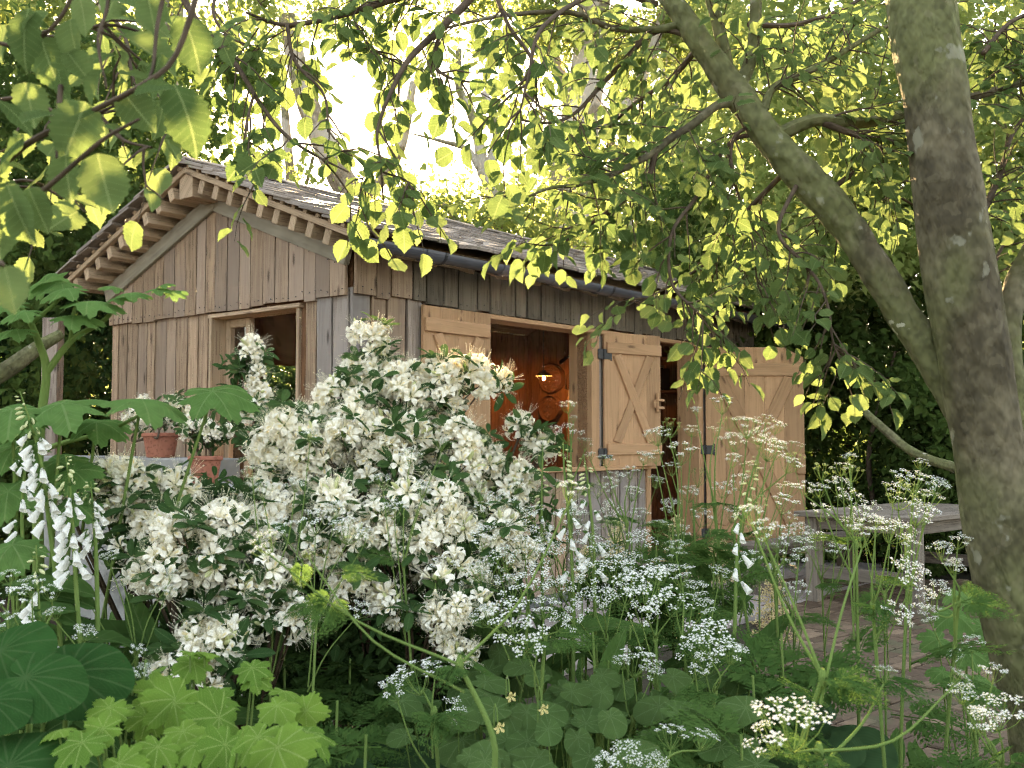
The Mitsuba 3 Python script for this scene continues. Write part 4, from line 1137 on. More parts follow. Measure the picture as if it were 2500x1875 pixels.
def azalea_flower(seed):
    g = np.random.default_rng(seed)
    m = Mesh()
    t = np.linspace(0, 1, 7)
    s = np.linspace(-1, 1, 5)
    for k in range(5):
        th = 2 * math.pi * k / 5 + g.normal(0, 0.10)
        back = g.uniform(0.18, 0.48)
        rad = 0.05 + 0.47 * t ** 1.25 * g.uniform(0.92, 1.08)
        w = np.interp(t, [0, 0.25, 0.5, 0.72, 0.88, 1], [0.03, 0.06, 0.125, 0.150, 0.075, 0.003]) * g.uniform(0.9, 1.15)
        h = -0.55 * (1 - t) ** 1.7 - back * t**2.6
        x = rad[:, None] + 0 * s
        y = w[:, None] * s
        z = h[:, None] + 0.06 * np.abs(s) ** 1.5 * t[:, None] + 0.035 * np.sin(t * 9 + g.uniform(0, 6))[:, None] * np.abs(s)
        c, sn = math.cos(th), math.sin(th)
        v = np.stack([x * c - y * sn, x * sn + y * c, z], -1).reshape(-1, 3)
        uv = np.stack([np.broadcast_to(2 * k + 0.5 + s * 0.45, x.shape), np.broadcast_to(t[:, None], x.shape)], -1).reshape(-1, 2)
        i, j = np.meshgrid(np.arange(6), np.arange(4), indexing="ij")
        m.add(v, quads(np.stack([i * 5 + j, (i + 1) * 5 + j, (i + 1) * 5 + j + 1, i * 5 + j + 1], -1).reshape(-1, 4)), uv)
    for k in range(6):
        th = 2 * math.pi * k / 6 + g.normal(0, 0.3)
        L_ = g.uniform(0.35, 0.6)
        q = np.linspace(0, 1, 5)
        pts = np.stack([(0.03 + 0.16 * q**1.5) * math.cos(th), (0.03 + 0.16 * q**1.5) * math.sin(th), -0.35 + q * (0.35 + L_) - 0.06 * q**2], 1)
        v, f, uv = tube(pts, np.linspace(0.006, 0.004, 5), 3)
        m.add(v, f, uv * 0 + [13, 0.5])
        v, f, uv = tube(pts[-1] + np.array([[0, 0, 0], [0.01, 0, 0.03]]), [0.018, 0.012], 4)
        m.add(v, f, uv * 0 + [13, 0.2])
    return m.arrays()


FLOWERS = [azalea_flower(s) for s in range(4)]


def truss(seed, n):
    g = np.random.default_rng(100 + seed)
    m, st = Mesh(), Mesh()
    for i in range(n):
        zz = 1 - (i + 0.5) / n * 1.15
        th = i * 2.39996 + g.normal(0, 0.25)
        rr = math.sqrt(max(0, 1 - zz * zz))
        d = unit(np.array([rr * math.cos(th), rr * math.sin(th), zz]) + g.normal(0, 0.12, 3))
        x = unit(np.cross(d, [0.3, 0.2, 0.9]))
        rows = np.array([x, np.cross(d, x), d])
        a = g.uniform(0, 6.28)
        rows = np.array([rows[0] * math.cos(a) + rows[1] * math.sin(a), -rows[0] * math.sin(a) + rows[1] * math.cos(a), d])
        v, f, uv = FLOWERS[int(g.integers(0, 4))]
        size = 0.056 * g.uniform(0.85, 1.15)
        out = 0.050 * g.uniform(0.8, 1.15)
        m.add(d * out + v @ rows * size, f, uv)
        st.add(*tube([d * 0.004, d * (out - 0.026)], [0.0012, 0.0022], 4))
    for _ in range(int(g.integers(0, 3))):
        d = unit(g.normal(size=3) + [0, 0, 0.6])
        v, f, uv = lathe([(0.001, 0.012), (0.004, 0.022), (0.006, 0.034), (0.004, 0.046), (0.0005, 0.052)], 6)
        x = unit(np.cross(d, [0.3, 0.2, 0.9]))
        m.add(v @ np.array([x, np.cross(d, x), d]), f, uv * 0 + [17, 0.5])
    v, f, uv = m.arrays()
    return group_of(f"truss_{seed}", blossom=ply((v, f), "petal_white", smooth=True, uv=uv), stalk=st.ply("stem_green", True))


TRUSSES = [truss(i, n) for i, n in enumerate((5, 7, 8, 9, 6, 4))]
AZ_LEAF = [blade(6, 1, 0.38, tip=0.55, base_round=0.75, fold=0.14, droop=0.18, seed=1), blade(6, 1, 0.36, tip=0.6, base_round=0.7, fold=0.05, droop=0.30, seed=2)]


def whorl(seed, n):
    g = np.random.default_rng(300 + seed)
    m = Mesh()
    for i in range(n):
        th = 2 * math.pi * i / n + g.normal(0, 0.25)
        d = unit([math.cos(th), math.sin(th), g.uniform(-0.15, 0.55)])
        v, f, uv = AZ_LEAF[i % 2]
        rows = axes_from(d, [g.normal(0, 0.2), g.normal(0, 0.2), 1.0])
        u = uv.copy()
        u[:, 0] += 2 * (seed * 7 + i)
        m.add(d * 0.004 + v @ rows * g.uniform(0.042, 0.066), f, u)
    v, f, uv = m.arrays()
    return group_of(f"whorl_{seed}", leaf=ply((v, f), "leaf_azalea", smooth=True, uv=uv))


WHORLS = [whorl(i, n) for i, n in enumerate((6, 7, 5, 8))]


def azalea(label, base, lobes, group=None, fill=0, category="azalea", fill_lobes=()):
    """lobes: (centre, half width, half height, trusses, scale). Blossom clusters sit on the lobes' sunward and viewer's sides, leaf whorls among them."""
    t = key("white_azalea")
    tag(t, label, category, group)
    stems = Mesh()
    n_whorl = 0
    for c, rx, rz, n, sc in lobes:
        c = np.asarray(c, float)
        # one woody stem to each lobe
        b = np.asarray(base, float) + [rng.normal(0, 0.05), rng.normal(0, 0.05), 0]
        mid = b * 0.5 + c * 0.5 + [rng.normal(0, 0.06), rng.normal(0, 0.06), -0.10]
        path = smooth_path([b, mid, c - [0, 0, rz * 0.6]], 14)
        limb(t + "__stem", [b, mid, c - [0, 0, rz * 0.6]], [0.011, 0.008, 0.004], "twig", sides=6, n=14)
        for i in range(int(n * 1.9 + 0.5)):
            q = np.array([rng.uniform(-1, 1), rng.uniform(-1, 0.5), rng.uniform(-1, 1)])
            e = np.linalg.norm(q)
            q = q / max(e, 1.0)
            p = c + RIGHT * q[0] * rx + FWD * q[1] * rx * 0.8 + UP * q[2] * rz
            up = unit(UP * 0.55 - FWD * rng.uniform(0.1, 0.9) + RIGHT * (q[0] * 0.8) + UP * q[2] * 0.4 + rng.normal(0, 0.25, 3))
            x = unit(np.cross(up, random_unit()))
            instance(t + "__blossom_cluster", TRUSSES[int(rng.choice(6, p=[0.18, 0.2, 0.2, 0.14, 0.18, 0.10]))], matrix(p, [x, np.cross(up, x), up], sc * rng.uniform(1.0, 1.25)))
            stems.add(*tube(smooth_path([path[9], (path[12] + p) / 2 + [0, 0, -0.02], p], 6), np.linspace(0.0035, 0.0018, 6), 4))
            for _ in range(1):
                d = unit(rng.normal(size=3) + [0, 0, 0.2] - FWD * 0.3)
                w = p + d * rng.uniform(0.03, 0.08) * sc
                if n_whorl < 290:
                    up2 = unit(UP + rng.normal(0, 0.5, 3) - FWD * 0.4)
                    x = unit(np.cross(up2, random_unit()))
                    instance(t + "__leaf_whorl", WHORLS[int(rng.integers(0, 4))], matrix(w, [x, np.cross(up2, x), up2], rng.uniform(0.8, 1.15)))
                    n_whorl += 1
    # leaves deep in the bush
    if fill:
        m = Mesh()
        cs = [(np.asarray(c), rx, rz) for c, rx, rz in fill_lobes]
        pick = rng.integers(0, len(cs), fill)
        q = random_unit(fill) * (rng.random(fill) ** 0.4)[:, None]
        p = np.array([cs[k][0] for k in pick]) + q[:, :1] * RIGHT * np.array([[cs[k][1]] for k in pick]) + q[:, 1:2] * FWD * np.array([[cs[k][1] * 0.6] for k in pick]) + q[:, 2:] * UP * np.array([[cs[k][2]] for k in pick])
        rows = axes_from(unit(rng.normal(size=(fill, 3)) - FWD * 0.3), unit(rng.normal(size=(fill, 3)) * 0.5 + UP - FWD * 0.3))
        tag(stamp(m, AZ_LEAF[0], p, rows, rng.uniform(0.04, 0.065, fill)).put(t + "__leaf_mass", "leaf_azalea", smooth=True), kind="stuff")
    tag(stems.put(t + "__twig", "twig"), kind="stuff")
    return t


azalea("large white azalea in full bloom standing before the hut in the middle", (-2.151, -2.449, 0.030) * np.array([1, 1, 0]) + [0, 0, GROUND], [
    ((-2.064, -2.788, 1.288), 0.18, 0.04, 9, 0.95), ((-2.132, -2.472, 1.373), 0.06, 0.10, 5, 0.95), ((-2.191, -2.479, 1.205), 0.09, 0.07, 5, 1.0), ((-2.188, -2.718, 1.174), 0.16, 0.09, 13, 1.0),
    ((-2.438, -2.572, 1.103), 0.19, 0.07, 11, 1.05), ((-2.409, -2.764, 1.047), 0.20, 0.09, 10, 1.0), ((-2.249, -2.878, 1.022), 0.20, 0.11, 11, 0.95), ((-2.101, -2.978, 0.959), 0.16, 0.10, 9, 0.95),
    ((-1.870, -2.944, 1.137), 0.03, 0.02, 1, 0.9), ((-1.831, -2.990, 1.077), 0.08, 0.03, 2, 0.8), ((-2.590, -3.093, 0.891), 0.20, 0.09, 9, 0.9), ((-2.473, -3.234, 0.817), 0.16, 0.09, 8, 0.9),
    ((-2.615, -3.267, 0.708), 0.15, 0.07, 5, 0.8), ((-2.597, -3.320, 0.616), 0.09, 0.05, 3, 0.75), ((-2.713, -3.024, 0.863), 0.12, 0.08, 6, 0.85), ((-2.838, -2.951, 0.826), 0.08, 0.06, 4, 0.8), ((-2.699, -3.119, 0.734), 0.08, 0.05, 2, 0.75), ((-2.556, -2.587, 0.951), 0.13, 0.08, 6, 1.0)],
    fill=7500, fill_lobes=[((-2.641, -2.720, 0.603), 0.30, 0.20), ((-2.514, -2.951, 0.633), 0.34, 0.22), ((-2.362, -3.055, 0.671), 0.26, 0.20), ((-2.585, -2.865, 0.455), 0.36, 0.18), ((-2.491, -3.057, 0.466), 0.3, 0.16), ((-2.315, -2.877, 0.818), 0.3, 0.16), ((-2.086, -2.448, 0.889), 0.42, 0.20), ((-2.137, -2.622, 0.660), 0.42, 0.22), ((-2.304, -2.577, 0.469), 0.40, 0.20), ((-1.902, -2.749, 0.810), 0.30, 0.2), ((-2.244, -2.336, 1.083), 0.25, 0.12)])
azalea("white azalea of the left front, its blossoms hanging beside the foxgloves", (-2.724, -2.541, 0.182) * np.array([1, 1, 0]) + [0, 0, GROUND], [
    ((-2.983, -2.542, 0.959), 0.12, 0.05, 7, 1.0), ((-2.909, -2.553, 0.895), 0.07, 0.04, 3, 1.0), ((-3.051, -2.538, 0.945), 0.07, 0.05, 4, 1.0), ((-2.790, -2.775, 0.871), 0.11, 0.07, 6, 1.0), ((-3.070, -2.594, 0.853), 0.10, 0.06, 4, 0.9),
    ((-3.051, -2.930, 0.841), 0.10, 0.07, 5, 0.95), ((-3.113, -2.855, 0.778), 0.06, 0.05, 3, 0.95), ((-2.958, -2.964, 0.787), 0.11, 0.08, 5, 0.9), ((-3.119, -3.083, 0.621), 0.07, 0.06, 4, 0.85), ((-3.188, -3.079, 0.578), 0.05, 0.05, 3, 0.8), ((-2.932, -3.074, 0.687), 0.07, 0.05, 3, 0.8), ((-3.169, -2.474, 0.958), 0.02, 0.02, 1, 0.7)],
    fill=3600, fill_lobes=[((-2.923, -2.849, 0.703), 0.2, 0.16), ((-2.954, -2.656, 0.817), 0.2, 0.10), ((-2.776, -2.479, 0.862), 0.26, 0.14), ((-2.729, -2.613, 0.694), 0.26, 0.2), ((-2.686, -2.743, 0.544), 0.2, 0.16)])
azalea("tall thin azalea sprig with blossoms in front of the gable window", (-1.845, -1.721, -0.182) * np.array([1, 1, 0]) + [0, 0, GROUND], [
    ((-2.024, -1.662, 1.440), 0.03, 0.02, 1, 1.0), ((-1.982, -1.713, 1.332), 0.03, 0.03, 1, 0.95), ((-2.000, -1.692, 1.235), 0.05, 0.04, 2, 0.95)],
    fill=240, fill_lobes=[((-1.993, -1.621, 1.392), 0.10, 0.06), ((-1.981, -1.635, 1.212), 0.20, 0.10)])

# ---------------------------------------------------------------- cow parsley
plain_leaf("floret_white", (0.86, 0.865, 0.84), (0.92, 0.92, 0.90), 0.3, 0.7)
plain_leaf("floret_green", (0.36, 0.44, 0.16), (0.55, 0.60, 0.32), 0.5, 0.7)


def umbel(seed, rays, florets, bsdf="floret_white", spread=0.95, fl=0.055):
    g = np.random.default_rng(500 + seed)
    heads, stalks = Mesh(), Mesh()
    a = np.arange(5) * 2 * np.pi / 5
    star_v = np.array([[0, 0, 0]] + [q for t in a for q in ([0.55 * math.cos(t - 0.42), 0.55 * math.sin(t - 0.42), 0.12], [1.0 * math.cos(t), 1.0 * math.sin(t), 0.05], [0.55 * math.cos(t + 0.42), 0.55 * math.sin(t + 0.42), 0.12])])
    star_f = np.array([q for k in range(5) for q in ([0, 1 + 3 * k, 2 + 3 * k], [0, 2 + 3 * k, 3 + 3 * k])])
    star = (star_v, star_f, np.tile([0.5, 0.5], (16, 1)))
    pos, nrm, size = [], [], []
    for i in range(rays):
        r = math.sqrt((i + 0.6) / rays) * 0.44 * g.uniform(0.85, 1.1)
        th = i * 2.39996 + g.normal(0, 0.2)
        c = np.array([r * math.cos(th), r * math.sin(th), 0.18 * (1 - (r / 0.45) ** 2) + g.normal(0, 0.025)])
        base = np.array([0, 0, -0.42])
        stalks.add(*tube(smooth_path([base, base * 0.5 + c * 0.5 + [c[0] * 0.15, c[1] * 0.15, -0.05], c - [0, 0, 0.05]], 4), [0.009, 0.008, 0.007, 0.006], 3))
        for k in range(florets):
            rr = math.sqrt((k + 0.5) / florets) * 0.115 * spread
            t2 = k * 2.39996 + g.normal(0, 0.3)
            p = c + np.array([rr * math.cos(t2), rr * math.sin(t2), 0.03 - 1.6 * rr * rr + g.normal(0, 0.01)])
            pos.append(p)
            nrm.append(unit(np.array([0, 0, 1.0]) + (p - base) * 0.5 + g.normal(0, 0.25, 3)))
            size.append(fl * 0.55 * g.uniform(0.75, 1.2))
            if k % 2 == 0:
                stalks.add(*tube([c - [0, 0, 0.05], p - [0, 0, 0.005]], [0.005, 0.004], 3))
    nrm = np.array(nrm)
    rows = axes_from(unit(np.cross(nrm, g.normal(size=nrm.shape))), nrm)
    stamp(heads, star, pos, rows, np.array(size), g.integers(0, 50, len(pos)))
    return group_of(f"umbel_{seed}", floret=heads.ply(bsdf, False), ray=stalks.ply("stem_green", False))


UMBELS = [umbel(0, 9, 13, fl=0.052), umbel(1, 11, 12, fl=0.050, spread=1.05), umbel(2, 8, 11, fl=0.056), umbel(3, 13, 12, fl=0.048), umbel(6, 7, 10, fl=0.056, spread=1.15), umbel(7, 10, 9, fl=0.054, spread=0.8)]
UMBELS_YOUNG = [umbel(4, 9, 9, "floret_green", 0.7, 0.04)]


def fern_leaf(seed, pairs=8, sub=6):
    g = np.random.default_rng(700 + seed)
    m = Mesh()
    lf = (np.array([[0, 0, 0], [0.45, 0.20, 0.03], [1, 0, -0.04], [0.45, -0.20, 0.03], [0.5, 0, 0]]), np.array([[0, 4, 1], [4, 2, 1], [0, 3, 4], [4, 3, 2]]), np.tile([0.5, 0.5], (5, 1)))
    pos, rows, size = [], [], []
    m.add(*tube([[0, 0, 0], [0.5, 0, 0.02], [1, 0, -0.12]], [0.012, 0.009, 0.003], 4))
    for i in range(pairs):
        t = 0.22 + 0.74 * i / (pairs - 1)
        ln = 0.42 * (1 - t) ** 0.7 + 0.06
        for s in (-1, 1):
            d = unit([0.55, s * 0.85, g.normal(0, 0.08) - 0.1])
            o = np.array([t, 0, 0.04 * math.sin(t * 3) - 0.12 * t * t])
            m.add(*tube([o, o + d * ln], [0.005, 0.002], 3))
            k = max(2, int(sub * ln / 0.42) + 1)
            for j in range(k):
                q = (j + 0.8) / k
                for s2 in (-1, 1):
                    e = unit(d * 0.75 + np.cross(d, [0, 0, 1.0]) * s2 * 0.7)
                    pos.append(o + d * ln * q)
                    rows.append(axes_from(e, [g.normal(0, 0.2), g.normal(0, 0.2), 1]))
                    size.append(ln * (0.42 * (1 - q) + 0.16) * g.uniform(0.85, 1.15))
    stamp(m, lf, pos, rows, np.array(size), g.integers(0, 50, len(pos)))
    v, f, uv = m.arrays()
    v[:, 2] -= 0.25 * v[:, 0] ** 2
    return v, f, uv


FERNS = [fern_leaf(i) for i in range(3)]
FERN_G = [group_of(f"fern_{i}", leaf=ply((v, f), "leaf_fern", uv=uv)) for i, (v, f, uv) in enumerate(FERNS)]


def umbel_plant(label, foot, node, heads, thick=0.0045, leaves=4, group="cow parsley plants in the bed", young=0, low=2, leaf_size=0.17, facing=0.5):
    """Cow parsley: a stem from its foot on the soil to a node, from there a stalk to each head (place, width)."""
    t = key("cow_parsley")
    tag(t, label, "cow parsley", group)
    foot, node = np.asarray(foot, float), np.asarray(node, float)
    mid = foot * 0.5 + node * 0.5 + [rng.normal(0, 0.02), rng.normal(0, 0.02), 0]
    Mesh().add(*tube(smooth_path([foot, mid, node], 12), np.linspace(thick * 1.2, thick * 0.85, 12), 8)).put(t + "__stem", "stem_green", smooth=True)
    v, f, uv = lathe([(thick * 0.8, -0.012), (thick * 1.5, -0.004), (thick * 1.4, 0.006), (thick * 0.7, 0.014)], 8)
    Mesh().add(v + node, f, uv).put(t + "__joint", "stem_green", smooth=True)
    for i, (p, w) in enumerate(heads):
        p = np.asarray(p, float)
        up = unit(UP - FWD * facing * rng.uniform(0.5, 1.5) + unit(p - node) * 0.5 + rng.normal(0, 0.12, 3))
        x = unit(np.cross(up, random_unit()))
        g = UMBELS_YOUNG[0] if i < young else UMBELS[int(rng.integers(0, 6))]
        w = w * 1.1
        instance(t + "__umbel", g, matrix(p, [x, np.cross(up, x), up], w))
        end = p - up * 0.42 * w
        start = node if i % 2 == 0 or len(heads) < 3 else node + (foot - node) * rng.uniform(0.05, 0.25)
        bend = start * 0.5 + end * 0.5 + UP * rng.uniform(-0.02, 0.02) + rng.normal(0, 0.01, 3)
        Mesh().add(*tube(smooth_path([start, bend, end], 9), np.linspace(thick * 0.6, thick * 0.32, 9), 6)).put(t + "__stalk", "stem_green", smooth=True)
    for i in range(leaves):
        u = 1.0 if i < 2 else rng.uniform(0.15, 0.85)
        o = foot + (node - foot) * u
        d = unit(np.array([rng.normal(), rng.normal(), rng.uniform(-0.1, 0.4)]) - FWD * 0.2)
        s = leaf_size * rng.uniform(0.6, 1.1) * (0.7 if u == 1.0 else 1.2)
        instance(t + "__leaf", FERN_G[i % 3], matrix(o, axes_from(d, UP + rng.normal(0, 0.3, 3) - FWD * 0.3), s))
    return t


def foot(p, r=0.0):
    p = np.asarray(p, float)
    return np.array([p[0] + rng.normal(0, 0.05), p[1] + rng.normal(0, 0.05), GROUND])


def heads_of(spots, f, w):
    return [(np.asarray(p), w * s) for p, s in spots]


umbel_plant("cow parsley with one golden sunlit stalk reaching left before the azalea", (-3.339, -4.070, 0.545), (-3.364, -4.041, 0.761), [((-3.581, -3.857, 0.944), 0.050), ((-3.527, -3.891, 0.927), 0.022), ((-3.202, -4.126, 1.014), 0.05)], thick=0.0042, leaves=3, leaf_size=0.15)
instance("cow_parsley__leaf", FERN_G[0], matrix((-3.490, -3.920, 0.882), axes_from(unit(-RIGHT * 0.45 - UP * 0.9), UP * 0.3 - FWD + RIGHT * 0.2), 0.095))
instance("cow_parsley__leaf", FERN_G[1], matrix((-3.496, -3.913, 0.896), axes_from(unit(RIGHT * 0.9 + UP * 0.15), UP - FWD * 0.6), 0.06))
instance("cow_parsley__leaf", FERN_G[2], matrix((-3.531, -3.886, 0.921), axes_from(unit(-RIGHT * 0.1 - UP * 0.9), UP * 0.3 - FWD), 0.045))
umbel_plant("cow parsley with a stout forked stem before the path at lower right", (-2.991, -4.411, 0.485), (-2.975, -4.430, 0.731), [((-2.983, -4.343, 0.952), 0.05), ((-2.836, -4.441, 0.941), 0.06), ((-2.953, -4.301, 0.974), 0.05)], thick=0.0046, leaves=5, leaf_size=0.15)
umbel_plant("cow parsley with a big white head and golden slanting stalk at the path's near edge", (-3.082, -4.458, 0.528), (-3.075, -4.466, 0.650), [((-3.148, -4.457, 0.706), 0.11), ((-3.142, -4.418, 0.676), 0.07), ((-2.894, -4.606, 0.742), 0.04), ((-2.915, -4.503, 0.740), 0.04)], thick=0.0046, leaves=5, leaf_size=0.14)
umbel_plant("cow parsley at the far right edge with white heads before the trunk's foot", (-2.578, -4.596, 0.416), (-2.594, -4.577, 0.545), [((-2.598, -4.572, 0.696), 0.05), ((-2.645, -4.593, 0.640), 0.09), ((-2.684, -4.546, 0.673), 0.05), ((-2.610, -4.557, 0.613), 0.06)], leaves=5)
umbel_plant("cow parsley with heads low at the bottom edge, right of the heart-leaved clumps", foot((-2.895, -4.057, 0.486)), (-3.023, -4.138, 0.534), [((-2.949, -4.149, 0.593), 0.06), ((-3.084, -4.143, 0.582), 0.07), ((-3.061, -4.092, 0.560), 0.05), ((-3.052, -4.181, 0.569), 0.05), ((-2.957, -4.217, 0.600), 0.05)], leaves=3)
umbel_plant("cow parsley with two lacy heads before the dark foliage, low in the middle", foot((-2.972, -3.495, 0.391)), (-2.990, -3.630, 0.550), [((-3.016, -3.598, 0.626), 0.10), ((-3.042, -3.567, 0.598), 0.07), ((-2.967, -3.658, 0.554), 0.06), ((-2.990, -3.629, 0.638), 0.05)], leaves=3)
umbel_plant("cow parsley with the broadest white heads, in the middle over the slabs", foot((-2.619, -3.607, 0.327)), (-2.692, -3.676, 0.657), [((-2.820, -3.678, 0.727), 0.11), ((-2.801, -3.701, 0.676), 0.11), ((-2.815, -3.606, 0.718), 0.07), ((-2.692, -3.676, 0.728), 0.07), ((-2.709, -3.734, 0.701), 0.06)], leaves=4)
umbel_plant("cow parsley right of the middle with dense heads before the cream plumes", foot((-2.276, -3.707, 0.263)), (-2.366, -3.755, 0.619), [((-2.463, -3.794, 0.749), 0.15), ((-2.457, -3.723, 0.733), 0.08), ((-2.384, -3.811, 0.714), 0.09), ((-2.470, -3.787, 0.694), 0.09), ((-2.359, -3.763, 0.774), 0.07)], leaves=4)
umbel_plant("cow parsley with a snowy double head below the cream plumes", foot((-2.460, -3.955, 0.359)), (-2.500, -3.985, 0.554), [((-2.549, -4.004, 0.676), 0.12), ((-2.574, -3.974, 0.655), 0.07), ((-2.520, -4.040, 0.651), 0.07), ((-2.558, -3.994, 0.625), 0.07)], leaves=4)
umbel_plant("cow parsley with starry heads over the heart-shaped leaves", foot((-2.392, -3.723, 0.295)), (-2.485, -3.768, 0.455), [((-2.476, -3.779, 0.592), 0.10), ((-2.458, -3.801, 0.565), 0.06), ((-2.500, -3.751, 0.588), 0.05), ((-2.393, -3.879, 0.565), 0.05)], leaves=3)
umbel_plant("cow parsley mixed into the azalea's lower right blossoms", foot((-2.422, -3.218, 0.200)), (-2.497, -3.285, 0.623), [((-2.613, -3.300, 0.776), 0.09), ((-2.552, -3.374, 0.852), 0.09), ((-2.475, -3.389, 0.868), 0.09), ((-2.591, -3.328, 0.721), 0.06), ((-2.539, -3.390, 0.761), 0.08)], leaves=3)
umbel_plant("cow parsley before the weathered boards under the window sill", foot((-2.169, -3.367, 0.168)), (-2.248, -3.427, 0.628), [((-2.369, -3.438, 0.801), 0.09), ((-2.329, -3.487, 0.707), 0.10), ((-2.254, -3.499, 0.817), 0.09), ((-2.255, -3.419, 0.888), 0.09), ((-2.357, -3.375, 0.902), 0.07)], leaves=4)
umbel_plant("tall cow parsley before the window jamb, its small heads one above the other", foot((-1.846, -3.129, 0.041)), (-1.929, -3.186, 0.959), [((-1.934, -3.180, 1.197), 0.06), ((-1.937, -3.177, 1.115), 0.09), ((-1.900, -3.220, 1.084), 0.06), ((-1.924, -3.191, 1.159), 0.03)], leaves=2)
umbel_plant("cow parsley before the lower half of the right shutter", foot((-1.800, -3.340, 0.073)), (-1.905, -3.371, 0.842), [((-1.943, -3.325, 1.035), 0.06), ((-1.869, -3.414, 1.041), 0.06), ((-1.897, -3.381, 0.999), 0.06), ((-1.936, -3.334, 0.951), 0.05), ((-1.974, -3.288, 1.047), 0.04)], leaves=3)
umbel_plant("bushy cow parsley in the dark doorway gap left of the door", foot((-1.809, -3.487, 0.104)), (-1.895, -3.539, 0.838), [((-1.905, -3.527, 1.131), 0.08), ((-1.887, -3.550, 1.061), 0.10), ((-1.932, -3.496, 1.108), 0.08), ((-1.824, -3.547, 1.120), 0.05), ((-1.906, -3.527, 1.014), 0.06), ((-1.936, -3.491, 1.049), 0.06)], leaves=5, young=1)
umbel_plant("tallest cow parsley before the open door, its top head in sunlight", foot((-1.792, -3.664, 0.136)), (-1.872, -3.645, 0.911), [((-1.903, -3.687, 1.195), 0.075), ((-1.883, -3.711, 1.090), 0.08), ((-1.948, -3.632, 1.175), 0.035), ((-1.871, -3.647, 1.119), 0.05)], leaves=4)
umbel_plant("cow parsley with lacy flat heads across the middle of the door", foot((-1.825, -3.780, 0.168)), (-1.930, -3.732, 0.840), [((-1.949, -3.788, 1.134), 0.09), ((-1.910, -3.834, 1.074), 0.10), ((-1.876, -3.876, 1.030), 0.07), ((-1.870, -3.804, 1.152), 0.04), ((-1.846, -3.833, 1.079), 0.04), ((-1.929, -3.734, 1.040), 0.06)], leaves=4)
umbel_plant("cow parsley low before the door's bottom rail", foot((-1.904, -3.842, 0.200)), (-1.953, -3.861, 0.742), [((-2.025, -3.853, 0.932), 0.06), ((-1.981, -3.906, 0.932), 0.08), ((-1.992, -3.893, 0.842), 0.10), ((-1.951, -3.941, 0.821), 0.07), ((-1.971, -3.918, 0.895), 0.04)], leaves=4, young=1)
umbel_plant("cow parsley rising before the table's left end against the dark shrub", foot((-1.975, -4.070, 0.263)), (-2.011, -4.105, 0.836), [((-2.108, -4.066, 1.017), 0.06), ((-2.079, -4.100, 1.026), 0.05), ((-2.136, -4.032, 0.978), 0.05), ((-2.114, -4.058, 0.973), 0.05), ((-2.065, -4.118, 0.953), 0.06), ((-2.018, -4.096, 1.050), 0.04)], leaves=4, young=1)
umbel_plant("cow parsley with creamy crowded heads above the table top", foot((-1.973, -4.228, 0.295)), (-2.033, -4.234, 0.761), [((-2.090, -4.244, 0.968), 0.10), ((-2.061, -4.279, 0.926), 0.09), ((-2.069, -4.270, 1.001), 0.08), ((-2.036, -4.309, 0.987), 0.06), ((-2.008, -4.264, 1.037), 0.04)], leaves=4, young=1)
umbel_plant("cow parsley between the table legs with white heads hanging before the apron", foot((-2.204, -4.263, 0.359)), (-2.283, -4.246, 0.736), [((-2.303, -4.300, 0.905), 0.08), ((-2.285, -4.323, 0.871), 0.06), ((-2.325, -4.274, 0.922), 0.04), ((-2.283, -4.325, 0.812), 0.09), ((-2.300, -4.304, 0.727), 0.07)], leaves=5)
umbel_plant("cow parsley before the right-hand bench, close to the trunk", foot((-2.021, -4.327, 0.327)), (-2.062, -4.356, 0.729), [((-2.135, -4.346, 0.852), 0.06), ((-2.112, -4.374, 0.870), 0.05), ((-2.142, -4.338, 0.763), 0.06), ((-2.118, -4.366, 0.817), 0.05), ((-2.160, -4.317, 0.737), 0.06)], leaves=4)
umbel_plant("pinkish cow parsley on the path's right side beside the trunk", foot((-1.795, -4.286, 0.263)), (-1.890, -4.328, 0.485), [((-1.885, -4.334, 0.610), 0.06), ((-1.914, -4.300, 0.581), 0.05), ((-1.950, -4.257, 0.677), 0.06)], leaves=6)
umbel_plant("lacy cow parsley over the azalea's dense middle blossoms", foot((-2.680, -3.221, 0.263)), (-2.678, -3.222, 0.781), [((-2.669, -3.233, 1.054), 0.07), ((-2.730, -3.239, 0.926), 0.07), ((-2.617, -3.296, 1.085), 0.05), ((-2.715, -3.178, 0.993), 0.06), ((-2.650, -3.257, 0.973), 0.06)], leaves=1, thick=0.0035)
umbel_plant("cow parsley veiling the azalea's lower left blossoms", foot((-2.950, -3.208, 0.327)), (-2.944, -3.215, 0.712), [((-3.028, -3.193, 0.897), 0.06), ((-2.981, -3.250, 0.911), 0.08), ((-2.934, -3.306, 0.893), 0.09), ((-2.918, -3.246, 0.935), 0.06), ((-2.876, -3.297, 0.870), 0.06), ((-2.915, -3.328, 0.711), 0.06)], leaves=3, thick=0.0035)
umbel_plant("cow parsley threaded through the azalea left of the middle", foot((-2.947, -3.055, 0.295)), (-2.951, -3.051, 0.754), [((-2.984, -3.010, 1.017), 0.05), ((-2.965, -3.033, 0.978), 0.06), ((-2.915, -3.094, 0.987), 0.05), ((-2.859, -3.084, 1.105), 0.05), ((-3.014, -2.974, 0.880), 0.05)], leaves=1, thick=0.0035)
umbel_plant("cow parsley with round white heads at the left edge under the foxgloves", foot((-3.507, -3.007, 0.422)), (-3.506, -3.008, 0.671), [((-3.535, -2.974, 0.820), 0.045), ((-3.554, -3.028, 0.781), 0.085), ((-3.561, -3.020, 0.740), 0.06), ((-3.506, -3.009, 0.802), 0.06), ((-3.479, -3.040, 0.788), 0.05)], leaves=2)
